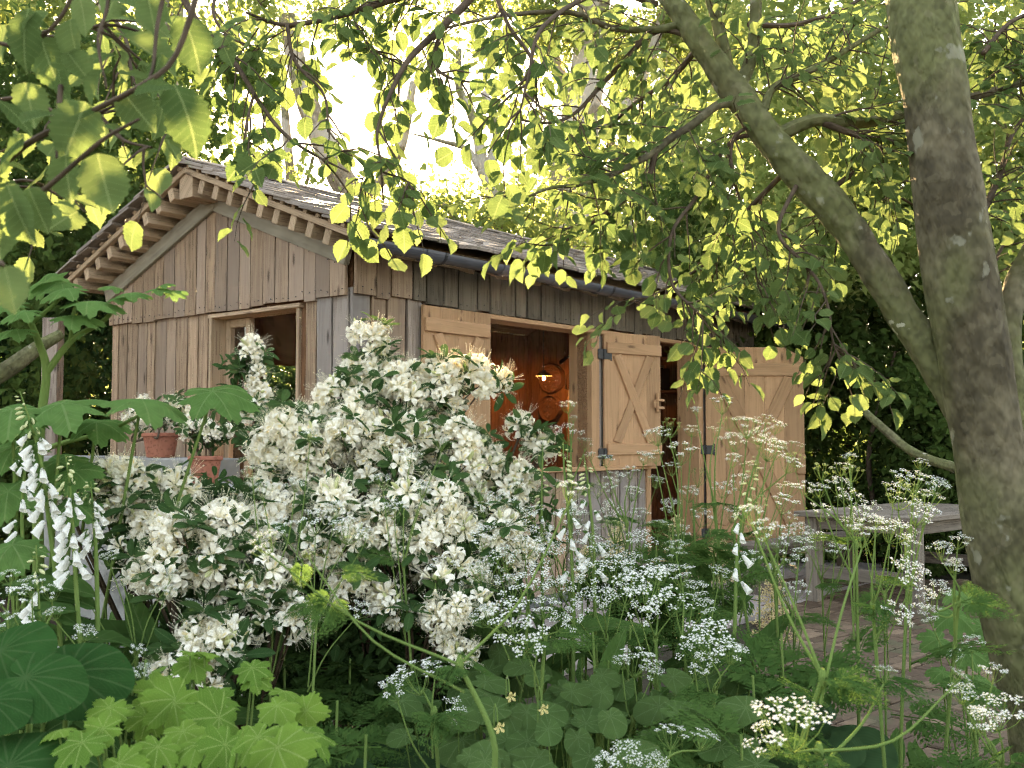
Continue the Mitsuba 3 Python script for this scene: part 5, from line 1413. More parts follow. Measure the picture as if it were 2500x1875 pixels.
umbel_plant("cow parsley with small heads above the big glossy leaves", foot((-3.357, -3.031, 0.391)), (-3.390, -3.069, 0.570), [((-3.436, -3.092, 0.708), 0.05), ((-3.476, -3.044, 0.747), 0.04), ((-3.410, -3.124, 0.668), 0.03), ((-3.368, -3.174, 0.671), 0.04), ((-3.360, -3.184, 0.630), 0.045), ((-3.391, -3.146, 0.650), 0.03)], leaves=2, thick=0.0035)
umbel_plant("cow parsley with little heads in front of the dark stone trough", foot((-3.205, -2.901, 0.327)), (-3.205, -2.901, 0.583), [((-3.228, -2.873, 0.772), 0.035), ((-3.276, -2.816, 0.735), 0.05), ((-3.250, -2.847, 0.823), 0.05), ((-3.168, -2.945, 0.749), 0.06), ((-3.160, -2.956, 0.786), 0.04), ((-3.126, -2.996, 0.717), 0.04)], leaves=2, thick=0.0035)

umbel_plant("cow parsley crowded with white heads left of the cream plumes, under the sill", foot((-2.277, -3.550, 0.232)), (-2.358, -3.608, 0.601), [((-2.424, -3.607, 0.767), 0.09), ((-2.345, -3.624, 0.781), 0.09), ((-2.447, -3.658, 0.716), 0.08), ((-2.319, -3.655, 0.751), 0.07), ((-2.484, -3.613, 0.677), 0.07), ((-2.442, -3.507, 0.731), 0.08)], leaves=3)
umbel_plant("cow parsley filling the gap between the azalea's right edge and the foxglove", foot((-2.487, -3.452, 0.263)), (-2.481, -3.460, 0.661), [((-2.558, -3.446, 0.807), 0.09), ((-2.481, -3.460, 0.831), 0.09), ((-2.546, -3.538, 0.764), 0.09), ((-2.602, -3.392, 0.777), 0.08), ((-2.584, -3.493, 0.745), 0.09), ((-2.477, -3.308, 0.916), 0.06)], leaves=2)
umbel_plant("cow parsley with wide heads right of the snowy double head, before the plumes", foot((-2.157, -3.694, 0.232)), (-2.239, -3.752, 0.601), [((-2.285, -3.775, 0.767), 0.08), ((-2.215, -3.780, 0.721), 0.07), ((-2.160, -3.690, 0.821), 0.06), ((-2.176, -3.827, 0.761), 0.07), ((-2.291, -3.845, 0.696), 0.06)], leaves=3)

for lab, bx, nx, ny, f, hs in [
    ("airy cow parsley rising before the sill and the right shutter's foot", 1520, 1500, 1330, 3.4, [(1450, 1190, 0.06), (1500, 1165, 0.06), (1550, 1200, 0.06), (1600, 1170, 0.05), (1480, 1240, 0.07), (1560, 1250, 0.06), (1420, 1260, 0.06)]),
    ("airy cow parsley before the doorway's foot and the door's hinge side", 1690, 1690, 1380, 3.3, [(1720, 1160, 0.07), (1680, 1200, 0.06), (1760, 1190, 0.06), (1630, 1230, 0.06), (1720, 1260, 0.07), (1790, 1250, 0.06), (1660, 1290, 0.05)]),
    ("airy cow parsley high against the door's braces", 1850, 1850, 1300, 3.1, [(1790, 1030, 0.05), (1850, 1060, 0.06), (1900, 1040, 0.05), (1950, 1090, 0.06), (1850, 1140, 0.06), (1930, 1190, 0.06), (1800, 1170, 0.06)]),
    ("airy cow parsley between the door's edge and the table", 2000, 2000, 1420, 2.9, [(1960, 1120, 0.05), (2030, 1180, 0.06), (1990, 1240, 0.06), (2060, 1270, 0.06), (1950, 1290, 0.06), (2110, 1230, 0.05), (2020, 1330, 0.05)]),
    ("airy cow parsley under the window sill, a haze of small heads", 1370, 1370, 1420, 3.2, [(1300, 1200, 0.06), (1350, 1180, 0.06), (1400, 1220, 0.06), (1320, 1290, 0.07), (1380, 1310, 0.07), (1440, 1290, 0.06), (1290, 1360, 0.07), (1420, 1370, 0.07)]),
    ("airy cow parsley in the midst of the bed, left of the plumes", 1570, 1570, 1480, 3.0, [(1500, 1290, 0.07), (1560, 1310, 0.07), (1610, 1280, 0.06), (1530, 1360, 0.07), (1600, 1370, 0.07), (1480, 1340, 0.07), (1640, 1340, 0.06), (1560, 1430, 0.07)]),
    ("airy cow parsley before the bench end, left of the table leg", 1930, 1930, 1500, 2.8, [(1850, 1290, 0.06), (1900, 1330, 0.06), (1950, 1370, 0.06), (1990, 1310, 0.06), (1880, 1390, 0.06), (1940, 1430, 0.06), (1830, 1360, 0.06)]),
    ("airy cow parsley before the table's long side", 2150, 2150, 1450, 2.7, [(2080, 1150, 0.05), (2130, 1190, 0.06), (2180, 1160, 0.05), (2100, 1250, 0.06), (2160, 1280, 0.06), (2270, 1210, 0.06), (2240, 1300, 0.06)]),
    ("airy cow parsley in front of the azalea's right end", 1210, 1215, 1400, 2.8, [(1170, 1190, 0.06), (1220, 1220, 0.07), (1260, 1180, 0.05), (1130, 1260, 0.06), (1280, 1260, 0.07), (1200, 1290, 0.07)])]:
    umbel_plant(lab, foot(site((bx - 1250) / 2543 * f, f)), site((nx - 1250) / 2543 * f, f, 1.09 + (1075 - ny) / 2543 * f), [(site((a - 1250) / 2543 * (f - 0.05), f - 0.05 + rng.normal(0, 0.06), 1.09 + (1075 - b) / 2543 * f), w * 1.25) for a, b, w in hs], thick=0.0030, leaves=3, young=1)

# ---------------------------------------------------------------- foxgloves
plain_leaf("bell_white", (0.80, 0.80, 0.76), (0.87, 0.87, 0.85), 0.6, 0.5)
plain_leaf("bud_green", (0.50, 0.55, 0.24), (0.68, 0.70, 0.42), 0.5, 0.5)


def bell(n=12):
    a = np.arange(n + 1) * 2 * np.pi / n
    rings = [(0.0, 0.04), (0.05, 0.12), (0.2, 0.16), (0.45, 0.205), (0.7, 0.235), (0.86, 0.245), (0.95, 0.275), (1.0, 0.32)]
    v = []
    for i, (x, r) in enumerate(rings):
        lip = max(0, (x - 0.7) / 0.3)
        low = 0.12 * lip * np.cos(a)
        sc = 1 + 0.06 * lip * np.cos(5 * a)
        v.append(np.stack([x + low, r * sc * np.cos(a) + 0.04 * x, r * sc * np.sin(a)], 1))
    v = np.vstack(v)
    i, j = np.meshgrid(np.arange(len(rings) - 1), np.arange(n), indexing="ij")
    k = n + 1
    return v, quads(np.stack([i * k + j, i * k + j + 1, (i + 1) * k + j + 1, (i + 1) * k + j], -1).reshape(-1, 4)), np.tile([0.5, 0.5], (len(v), 1))


BELL_G = group_of("bell_kind", bell=Mesh().add(*bell()).ply("bell_white", True))
BUD = lathe([(0.02, 0), (0.12, 0.15), (0.2, 0.45), (0.17, 0.75), (0.06, 0.97), (0.001, 1.0)], 8)
BUD = (BUD[0][:, [2, 0, 1]], BUD[1], BUD[2])
BUD_G = group_of("bud_kind", bud=Mesh().add(*BUD).ply("bud_green", True))
CALYX = blade(3, 1, 0.5, tip=0.7, base_round=0.5, fold=0.2)
LANCE = [blade(9, 2, 0.36, tip=0.75, base_round=0.5, fold=0.16, droop=d, wave=0.02, seed=i) for i, d in enumerate((0.2, 0.45, 0.7))]
LANCE_G = leaf_groups("lance_kind", LANCE, "leaf_border")


def foxglove(label, pts, open_from, open_to, n, size=0.05, group="white foxgloves", leaves=6, leaf=0.2):
    """A spike: points from the foot up; bells between the two fractions of its height, buds above."""
    t = key("foxglove")
    tag(t, label, "foxglove", group)
    path = smooth_path(pts, 40)
    Mesh().add(*tube(path, np.interp(np.linspace(0, 1, 40), [0, 0.5, 1], [0.006, 0.0045, 0.0012]), 8)).put(t + "__stem", "stem_green", smooth=True)
    small = Mesh()
    at = lambda u: path[min(int(u * 39), 38)] + (path[min(int(u * 39), 38) + 1] - path[min(int(u * 39), 38)]) * (u * 39 - min(int(u * 39), 38))
    for i in range(n):
        u = open_from + (open_to - open_from) * i / max(1, n - 1)
        side = RIGHT * rng.normal(0, 0.8) - FWD * rng.uniform(0.1, 1.0)
        young = i / n
        d = unit(unit(side) * 0.75 - UP * rng.uniform(0.75, 1.2))
        s = size * (1.0 - 0.35 * young) * rng.uniform(0.88, 1.1)
        p = at(u) + unit(side) * 0.012
        if young < 0.75:
            instance(t + "__bell", BELL_G, matrix(p, axes_from(d, UP), s))
        else:
            instance(t + "__bud", BUD_G, matrix(p, axes_from(d, UP), s * 0.75))
        stamp(small, CALYX, np.repeat(p[None], 4, 0), axes_from(unit(d + rng.normal(0, 0.5, (4, 3))), random_unit(4)), np.full(4, 0.018))
    k = max(6, int((1 - open_to) * 40))
    for i in range(k):
        u = open_to + (0.995 - open_to) * (i + 0.5) / k
        side = unit(RIGHT * rng.normal() - FWD * rng.uniform(-0.2, 1.0))
        s = size * 0.62 * (1 - 0.75 * i / k)
        instance(t + "__bud", BUD_G, matrix(at(u) + side * 0.006, axes_from(unit(side - UP * (0.5 - 0.8 * i / k)), UP), s))
        stamp(small, CALYX, at(u)[None], axes_from(unit(side + UP * 0.3)[None], UP[None]), np.array([s * 0.8]))
    tag(small.put(t + "__sepal", "leaf_border", smooth=True), kind="stuff")
    for i in range(leaves):
        u = rng.uniform(0.02, 0.30)
        d = unit(RIGHT * rng.normal() + FWD * rng.normal() * 0.8 + UP * rng.uniform(0.2, 0.9))
        instance(t + "__leaf", LANCE_G[i % 3], matrix(at(u), axes_from(d, UP - FWD * 0.4), leaf * rng.uniform(0.7, 1.2)))
    return t


def F(px_pts, f):
    return px_pts


foxglove("tallest white foxglove at the left edge, buds above and open bells below", [(-3.327, -2.833, 0.298), (-3.346, -2.809, 0.711), (-3.363, -2.789, 0.911), (-3.377, -2.772, 1.049), (-3.395, -2.750, 1.141), (-3.409, -2.733, 1.201)], 0.40, 0.80, 23, 0.037)
foxglove("white foxglove leaning at the far left with few bells", [(-3.346, -2.653, 0.265), (-3.348, -2.650, 0.695), (-3.354, -2.643, 0.913), (-3.351, -2.647, 1.047), (-3.350, -2.648, 1.104)], 0.45, 0.85, 12, 0.032)
foxglove("middle white foxglove of the left group with long drooping bells", [(-3.318, -2.922, 0.315), (-3.343, -2.891, 0.710), (-3.351, -2.881, 0.861), (-3.358, -2.874, 0.978), (-3.366, -2.864, 1.058)], 0.38, 0.86, 21, 0.037)
foxglove("slim white foxglove at the right of the left group, beside the azalea", [(-3.280, -2.888, 0.298), (-3.290, -2.877, 0.702), (-3.295, -2.871, 0.856), (-3.300, -2.864, 0.938), (-3.304, -2.861, 0.998)], 0.50, 0.92, 16, 0.029)
foxglove("short foxglove with yellowish closed bells in the left group", [(-3.432, -2.941, 0.349), (-3.443, -2.927, 0.642), (-3.447, -2.923, 0.752), (-3.452, -2.917, 0.871)], 0.42, 0.85, 12, 0.034)
foxglove("green-budded foxglove before the window sill, left of the jamb", [(-2.140, -3.245, 0.080), (-2.143, -3.241, 0.595), (-2.145, -3.239, 0.885), (-2.142, -3.242, 1.084)], 0.55, 0.70, 7, 0.029)
foxglove("white foxglove below the window jamb in the middle", [(-2.337, -3.477, 0.181), (-2.329, -3.486, 0.540), (-2.332, -3.483, 0.801), (-2.343, -3.470, 1.000), (-2.345, -3.467, 1.085)], 0.45, 0.72, 10, 0.034)
foxglove("white foxglove below the right shutter's hinge", [(-2.194, -3.492, 0.147), (-2.210, -3.473, 0.520), (-2.213, -3.470, 0.790), (-2.223, -3.458, 0.975), (-2.230, -3.449, 1.052)], 0.45, 0.75, 9, 0.032)
foxglove("white foxglove before the foot of the open door", [(-2.180, -3.823, 0.214), (-2.158, -3.849, 0.561), (-2.150, -3.859, 0.811), (-2.133, -3.880, 0.963), (-2.116, -3.900, 1.054)], 0.42, 0.68, 8, 0.034)


# ---------------------------------------------------------------- broad leaves: a rounded or lobed outline filled ring by ring
def round_leaf(outline, nt=48, rings=5, cup=0.0, wave=0.0, waves=5, droop=0.0, ridge=0.0, ridges=7, seed=0):
    g = np.random.default_rng(900 + seed)
    th = np.linspace(-math.pi, math.pi, nt + 1)
    R = np.array([outline(a) for a in th])
    rho = np.linspace(0.03, 1, rings) ** 0.9
    r = rho[:, None] * R[None]
    x, y = r * np.cos(th), r * np.sin(th)
    rr = np.hypot(x, y)
    z = cup * rr**2 + wave * np.sin(waves * th + g.uniform(0, 6))[None] * rr**1.5 - droop * np.maximum(x, 0) ** 2 + ridge * np.cos(ridges * th)[None] * rr * (1 - 0.5 * rr) + 0.02 * (meshkit.noise(np.stack([x * 4, y * 4, x * 0 + seed], -1)) - 0.5)
    v = np.stack([x, y, z], -1).reshape(-1, 3)
    uv = np.stack([0.5 + 0.45 * y.ravel(), 0.5 + 0.45 * x.ravel()], 1)
    i, j = np.meshgrid(np.arange(rings - 1), np.arange(nt), indexing="ij")
    k = nt + 1
    q = np.stack([i * k + j, (i + 1) * k + j, (i + 1) * k + j + 1, i * k + j + 1], -1).reshape(-1, 4)
    fan = np.stack([np.arange(1, nt - 1) * 0, np.arange(1, nt - 1), np.arange(2, nt)], 1)
    return v, np.vstack([quads(q), fan]), uv


def lobed(lobes, depth, teeth=0.0, point=1.0):
    def outline(a):
        c = abs(math.cos(a * lobes / 2)) if lobes else 1
        front = 0.78 + 0.22 * math.cos(a / 2) ** 2
        base = 1 - 0.35 * math.exp(-((math.pi - abs(a)) / 0.18) ** 2)
        tooth = 1 + teeth * (abs(math.sin(a * lobes * 2.5)) - 0.5)
        return front * base * (1 - depth + depth * c**point) * tooth
    return outline


def heart(a):
    return (0.62 + 0.38 * math.cos(a / 2) ** 6 + 0.10 * math.cos(2 * a)) * (1 - 0.5 * math.exp(-((math.pi - abs(a)) / 0.25) ** 2))


def kidney(a):
    return (0.60 + 0.40 * math.cos(a / 2) ** 2 + 0.03 * math.cos(3 * a) + 0.08 * math.exp(-((2.4 - abs(a)) / 0.5) ** 2)) * (1 - 0.85 * math.exp(-((math.pi - abs(a)) / 0.30) ** 2))


LIME = [round_leaf(lobed(7, 0.30, 0.20, 1.1), 84, 6, -0.16, 0.07, 5, 0.30, 0.035, 7, s) for s in range(3)]
LIME.append(round_leaf(lobed(5, 0.26, 0.18, 1.1), 80, 6, -0.22, 0.07, 4, 0.35, 0.03, 5, 8))
BROAD = [round_leaf(lobed(7, 0.30, 0.12, 1.0), 84, 7, -0.34, 0.10, 5, 0.22, 0.035, 7, 20 + s) for s in range(3)]
HEARTS = [round_leaf(heart, 36, 5, c, 0.02, 3, 0.15, 0.015, 9, 30 + s) for s, c in enumerate((-0.18, 0.12, -0.05))]
KIDNEY = [round_leaf(kidney, 64, 9, -0.22, 0.035, 5, 0.12, 0.012, 15, 40 + s) for s in range(2)]
LIME_G, BROAD_G = leaf_groups("lime_kind", LIME, "leaf_lime"), leaf_groups("broad_kind", BROAD, "leaf_broad")
HEART_G, KIDNEY_G = leaf_groups("heart_kind", HEARTS, "leaf_heart"), leaf_groups("kidney_kind", KIDNEY, "leaf_glossy")


def leaf_plant(name, label, category, foot_, spots, groups, stalk="stem_green", r=0.003, group=None, tilt=0.5, jitter=0.12):
    """Leaves on stalks from one foot: spots = (place, radius[, heading in degrees about the view, lean])."""
    t = key(name)
    tag(t, label, category, group)
    foot_ = np.asarray(foot_, float)
    for i, s in enumerate(spots):
        p, rad = np.asarray(s[0], float), s[1]
        a = math.radians(s[2] if len(s) > 2 else rng.uniform(-130, -50))
        d = RIGHT * math.cos(a) - FWD * 0.75 * abs(math.sin(a)) + UP * math.sin(a) * 0.35
        lean = s[3] if len(s) > 3 else tilt
        nrm = unit(UP - FWD * lean + rng.normal(0, jitter, 3))
        p = p + rng.normal(0, 0.014, 3) * (jitter > 0.2)
        rows = axes_from(unit(d), nrm)
        instance(t + "__leaf", groups[i % len(groups)], matrix(p, rows, rad))
        b = foot_ + [rng.normal(0, 0.02), rng.normal(0, 0.02), 0]
        m = p * [1, 1, 0] * 0.6 + b * [1, 1, 0] * 0.4 + UP * (p[2] * 0.55 + b[2] * 0.45)
        Mesh().add(*tube(smooth_path([b, m, p - rows[2] * 0.006], 10), np.linspace(r, r * 0.6, 10), 6)).put(t + "__stalk", stalk, smooth=True)
    return t


# lime-green lobed leaves at lower left
leaf_plant("lime_leaf_plant", "lime-green lobed plant filling the lower left corner, the nearest of its clump", "foliage plant", (-3.602, -3.675, 0.461) * np.array([1, 1, 0]) + [0, 0, GROUND], [
    ((-3.705, -3.629, 0.665), 0.0348, -150), ((-3.742, -3.664, 0.642), 0.0464, -120), ((-3.701, -3.713, 0.639), 0.0426, -60), ((-3.732, -3.597, 0.656), 0.0310, -170), ((-3.667, -3.676, 0.656), 0.0387, -40), ((-3.619, -3.811, 0.639), 0.0426, -100), ((-3.649, -3.744, 0.647), 0.0387, -80),
    ((-3.560, -3.882, 0.653), 0.0619, -70), ((-3.560, -3.805, 0.662), 0.0464, -110), ((-3.478, -3.825, 0.654), 0.0503, -40), ((-3.613, -3.740, 0.662), 0.0503, -130), ((-3.612, -3.663, 0.676), 0.0387, -60), ((-3.638, -3.554, 0.675), 0.0348, -100), ((-3.638, -3.866, 0.651), 0.0464, -100)], LIME_G, tilt=0.55, jitter=0.45)
leaf_plant("lime_leaf_plant", "lime-green lobed plant behind the nearest clump, with leaf tips up to the azalea", "foliage plant", (-3.366, -3.411, 0.396) * np.array([1, 1, 0]) + [0, 0, GROUND], [
    ((-3.470, -3.522, 0.655), 0.0581, -110), ((-3.400, -3.528, 0.657), 0.0581, -60), ((-3.487, -3.423, 0.657), 0.0480, -130), ((-3.425, -3.654, 0.640), 0.0426, -50), ((-3.572, -3.477, 0.637), 0.0387, -150), ((-3.502, -3.640, 0.633), 0.0658, -100), ((-3.398, -3.373, 0.663), 0.0426, -100, 0.9), ((-3.379, -3.396, 0.693), 0.0310, 60, 0.9),
    ((-3.404, -3.366, 0.723), 0.0279, 70, 0.9), ((-3.415, -3.352, 0.686), 0.0248, -120, 0.9), ((-3.336, -3.605, 0.650), 0.0348, -30), ((-3.349, -3.667, 0.641), 0.0348, -20), ((-3.527, -3.452, 0.641), 0.0426, -80), ((-3.321, -3.466, 0.663), 0.0387, -70), ((-3.328, -3.536, 0.660), 0.0348, -30), ((-3.520, -3.539, 0.653), 0.0464, -140), ((-3.645, -3.545, 0.634), 0.0387, -160)], LIME_G, tilt=0.65, jitter=0.45)
# heart-shaped leaves: clumps across the bottom
k = 0
for (px, py, f, n, lab) in [(1130, 1720, 2.35, 13, "heart-leaved clump right of the stout green stalk, low in the middle"), (1290, 1700, 2.3, 13, "heart-leaved clump with small yellow flowers in the middle of the bottom edge"), (1210, 1620, 2.7, 12, "heart-leaved clump below the broad white umbels"), (1430, 1690, 2.4, 11, "heart-leaved clump left of the lance-leaved plant"),
                            (1080, 1600, 2.9, 10, "heart-leaved clump at the azalea's foot"), (1620, 1740, 2.4, 11, "heart-leaved clump below the starry umbels"), (1240, 1830, 2.0, 12, "heart-leaved clump at the bottom edge, under the yellow flowers"), (1690, 1660, 2.6, 9, "heart-leaved clump below the snowy double umbel"), (1420, 1820, 2.0, 10, "heart-leaved clump at the bottom edge left of the low umbels"), (1700, 1780, 2.1, 9, "heart-leaved clump left of the big white umbel by the path")]:
    c = np.array(site((px - 1250) / 2543 * f, f, 1.09 + (1075 - py) / 2543 * f))
    sp = []
    for i in range(n):
        o = RIGHT * rng.normal(0, 0.075) + FWD * rng.normal(0, 0.08) + UP * rng.normal(0, 0.03)
        sp.append((c + o, rng.uniform(0.036, 0.062), rng.uniform(-170, -10), rng.uniform(0.4, 1.1)))
    leaf_plant("heart_leaf_plant", lab, "foliage plant", c * [1, 1, 0] + FWD * 0.05 + UP * GROUND, sp, HEART_G, r=0.0016, group="heart-leaved plants carpeting the bed")
t = key("yellow_flower")
# glossy kidney leaves at the lower left corner
leaf_plant("glossy_leaf_plant", "plant with huge glossy dark round leaves at the lower left corner", "foliage plant", (-3.645, -3.389, 0.336) * np.array([1, 1, 0]) + [0, 0, GROUND], [
    ((-3.747, -3.501, 0.731), 0.0882, -20, 0.85), ((-3.631, -3.405, 0.704), 0.0990, -5, 0.75), ((-3.726, -3.369, 0.750), 0.0855, 30, 1.1), ((-3.804, -3.511, 0.709), 0.0630, -40, 0.9), ((-3.808, -3.584, 0.630), 0.0900, 0, 0.5)], KIDNEY_G, r=0.006)
# the tall broad-leaved plant at the left
BP = leaf_plant("broad_leaf_plant", "tall plant at the left with great lobed leaves spread flat like plates", "foliage plant", (-3.119, -2.222, 0.611) * np.array([1, 1, 0]) + [0, 0, GROUND], [
    ((-3.098, -2.717, 1.192), 0.125, -10, 0.32), ((-2.955, -2.811, 1.215), 0.115, 0, 0.35), ((-3.250, -2.612, 1.180), 0.15, -160, 0.35), ((-3.350, -2.570, 1.164), 0.13, 170, 0.4), ((-3.118, -2.537, 1.138), 0.09, -20, 0.5), ((-3.181, -2.461, 1.037), 0.08, -30, 0.6), ((-3.295, -2.479, 1.075), 0.10, -140, 0.4), ((-3.203, -2.590, 1.014), 0.07, -50, 0.7),
    ((-3.353, -2.567, 0.968), 0.09, -120, 0.7), ((-3.391, -2.677, 0.851), 0.09, -100, 0.8), ((-3.202, -2.591, 0.933), 0.07, -80, 0.8)], BROAD_G, r=0.006, tilt=0.2)
for pts, r0, r1 in [([(-3.108, -2.235, 0.611), (-3.116, -2.225, 0.971), (-3.123, -2.249, 1.141), (-3.125, -2.277, 1.281), (-3.151, -2.277, 1.364), (-3.183, -2.270, 1.435), (-3.224, -2.252, 1.466)], 0.016, 0.006), ([(-3.125, -2.277, 1.276), (-3.087, -2.339, 1.363), (-3.044, -2.422, 1.414), (-3.035, -2.479, 1.452)], 0.010, 0.005), ([(-3.089, -2.337, 1.360), (-3.095, -2.360, 1.431), (-3.092, -2.379, 1.469)], 0.006, 0.004), ([(-3.169, -2.272, 1.408), (-3.128, -2.336, 1.469), (-3.124, -2.372, 1.505)], 0.006, 0.004), ([(-3.121, -2.250, 1.062), (-3.118, -2.379, 1.085), (-3.078, -2.506, 1.112), (-3.040, -2.630, 1.159)], 0.008, 0.004)]:
    Mesh().add(*tube(smooth_path(pts, 30), np.linspace(r0, r1, 30), 10)).put(BP + "__stem", "stem_green", smooth=True)
for p, s, a, ln in [((-3.145, -2.425, 1.492), 0.07, -160, 0.35), ((-3.132, -2.363, 1.516), 0.075, 160, 0.5), ((-3.110, -2.467, 1.459), 0.095, 5, 0.15), ((-3.241, -2.388, 1.426), 0.06, -160, 0.4), ((-3.134, -2.439, 1.421), 0.08, -10, 0.2), ((-3.231, -2.322, 1.383), 0.07, -170, 0.3), ((-3.246, -2.304, 1.454), 0.07, -150, 0.4),
                    ((-3.042, -2.502, 1.474), 0.045, 20, 0.3), ((-3.032, -2.546, 1.483), 0.055, 10, 0.2), ((-2.987, -2.600, 1.494), 0.045, 15, 0.2), ((-2.959, -2.634, 1.486), 0.036, -30, 0.6), ((-2.977, -2.612, 1.505), 0.03, 40, 0.3), ((-3.101, -2.400, 1.371), 0.02, 60, 0.8), ((-3.160, -2.329, 1.516), 0.07, 80, 0.7), ((-3.039, -2.474, 1.505), 0.04, 140, 0.3)]:
    a = math.radians(a)
    instance(BP + "__leaf", BROAD_G[0], matrix(p, axes_from(unit(RIGHT * math.cos(a) + UP * 0.3 * math.sin(a) - FWD * 0.4), unit(UP - FWD * ln)), s))
leaf_plant("lobed_border_plant", "bright lobed-leaved plant between the path and the trunk", "foliage plant", (-0.332, -3.857, 0.031) * np.array([1, 1, 0]) + [0, 0, GROUND], [
    ((-0.356, -3.828, 0.429), 0.0936, -100, 0.5), ((-0.181, -3.882, 0.366), 0.0864, -60, 0.5), ((-0.499, -3.812, 0.356), 0.0720, -150, 0.6), ((-0.432, -3.893, 0.311), 0.0792, -80, 0.7), ((-0.268, -3.933, 0.276), 0.0720, -40, 0.7), ((-0.032, -3.748, 0.463), 0.0720, -110, 0.4), ((0.042, -3.838, 0.446), 0.0792, -60, 0.4), ((-0.594, -3.854, 0.258), 0.0576, -140, 0.8), ((-0.510, -3.955, 0.229), 0.0720, -80, 0.8)], BROAD_G, r=0.004)
# hostas
HOSTA = [round_leaf(lambda a: (0.52 + 0.48 * math.cos(a / 2) ** 5) * (1 - 0.35 * math.exp(-((math.pi - abs(a)) / 0.3) ** 2)), 36, 5, 0.10, 0.02, 4, 0.35, 0, 7, 50 + s) for s in range(2)]
HOSTA = [(v, f, np.stack([0.5 + v[:, 1] * 0.8, np.clip((v[:, 0] + 0.6) / 1.6, 0, 1)], 1)) for v, f, uv in HOSTA]
HOSTA_G = leaf_groups("hosta_kind", HOSTA, "leaf_hosta")
for px, py, f, n, s, lab in [(1990, 1760, 2.5, 12, 0.085, "blue-green hosta spilling onto the path beside the stout stem"), (1900, 1680, 2.8, 9, 0.08, "hosta behind the spilling one, at the path's left edge"), (780, 1830, 2.2, 13, 0.08, "dark ribbed hosta in the shade at the bottom, left of the middle"), (980, 1800, 2.4, 11, 0.075, "dark ribbed hosta in the shade below the lacy umbels"), (1070, 1560, 3.3, 8, 0.08, "hosta under the azalea's right side, beside the pale slabs")]:
    c = np.array(site((px - 1250) / 2543 * f, f, 1.09 + (1075 - py) / 2543 * f))
    sp = []
    for i in range(n):
        a = 2 * math.pi * i / n + rng.normal(0, 0.3)
        rad = rng.uniform(0.03, 0.13)
        sp.append((c + RIGHT * rad * math.cos(a) - FWD * rad * math.sin(a) - UP * rad * 0.5, s * rng.uniform(0.75, 1.15), math.degrees(a) if math.sin(a) < 0 else -math.degrees(a), rng.uniform(0.3, 0.9)))
    leaf_plant("hosta", lab, "hosta", c * [1, 1, 0] + UP * GROUND, sp, HOSTA_G, r=0.003, group="hostas at the bed's edge")


# lance-leaved clumps and fern-like foliage filling the bed
def lance_clump(label, p, n, size, height):
    t = key("lance_leaf_plant")
    tag(t, label, "foliage plant", "lance-leaved plants in the bed")
    p = np.asarray(p, float)
    b = p * [1, 1, 0] + UP * GROUND
    for s in range(3):
        e = p + [rng.normal(0, 0.04), rng.normal(0, 0.04), rng.uniform(-0.05, 0.05)]
        Mesh().add(*tube(smooth_path([b + rng.normal(0, 0.01, 3) * [1, 1, 0], b * 0.4 + e * 0.6, e], 10), np.linspace(0.006, 0.003, 10), 6)).put(t + "__stem", "stem_green", smooth=True)
    for i in range(n):
        u = rng.uniform(0.15, 1.0)
        o = b + (p - b) * u + [rng.normal(0, 0.03), rng.normal(0, 0.03), 0]
        d = unit(RIGHT * rng.normal() + FWD * rng.normal() * 0.7 + UP * rng.uniform(0.3, 1.2))
        instance(t + "__leaf", LANCE_G[i % 3], matrix(o, axes_from(d, UP - FWD * 0.5), size * rng.uniform(0.6, 1.2)))
    return t


for px, py, f, n, s, lab in [(220, 1530, 2.6, 16, 0.22, "lance-leaved clump among the foxglove stems"), (330, 1510, 2.7, 16, 0.22, "lance-leaved clump right of the foxgloves, below the left azalea"), (420, 1560, 2.5, 14, 0.20, "lance-leaved clump behind the lime-green leaves"), (120, 1560, 2.6, 12, 0.2, "lance-leaved clump behind the glossy round leaves"), (1480, 1560, 2.5, 14, 0.16, "felty lance-leaved plant right of the middle, between the umbels"), (1800, 1560, 2.8, 12, 0.20, "broad lance-leaved plant left of the path"), (1560, 1560, 3.0, 12, 0.18, "lance-leaved clump under the dense umbels"), (1330, 1540, 3.3, 10, 0.18, "lance-leaved clump before the slabs under the window"), (1700, 1520, 3.4, 12, 0.18, "lance-leaved clump under the cream plumes"), (280, 1650, 2.2, 10, 0.18, "lance-leaved clump right behind the glossy leaves")]:
    lance_clump(lab, np.array(site((px - 1250) / 2543 * f, f, 1.09 + (1075 - py) / 2543 * f)), n, s, 0.5)


def fern_bed(label, spots):
    t = key("ferny_foliage")
    tag(t, label, "foliage plant", "ferny cow parsley foliage in the bed")
    for px, py, f in spots:
        c = np.array(site((px - 1250) / 2543 * f, f, 1.09 + (1075 - py) / 2543 * f))
        b = c * [1, 1, 0] + UP * GROUND
        for i in range(6):
            d = unit(RIGHT * rng.normal() + FWD * rng.normal() + UP * rng.uniform(0.0, 0.5))
            o = b * 0.15 + c * 0.85 + rng.normal(0, 0.03, 3)
            instance(t + "__leaf", FERN_G[i % 3], matrix(o, axes_from(d, UP - FWD * 0.5 + rng.normal(0, 0.2, 3)), rng.uniform(0.14, 0.26)))
        Mesh().add(*tube(smooth_path([b, (b + c) / 2 + rng.normal(0, 0.01, 3), c], 8), np.linspace(0.005, 0.003, 8), 6)).put(t + "__stem", "stem_green", smooth=True)


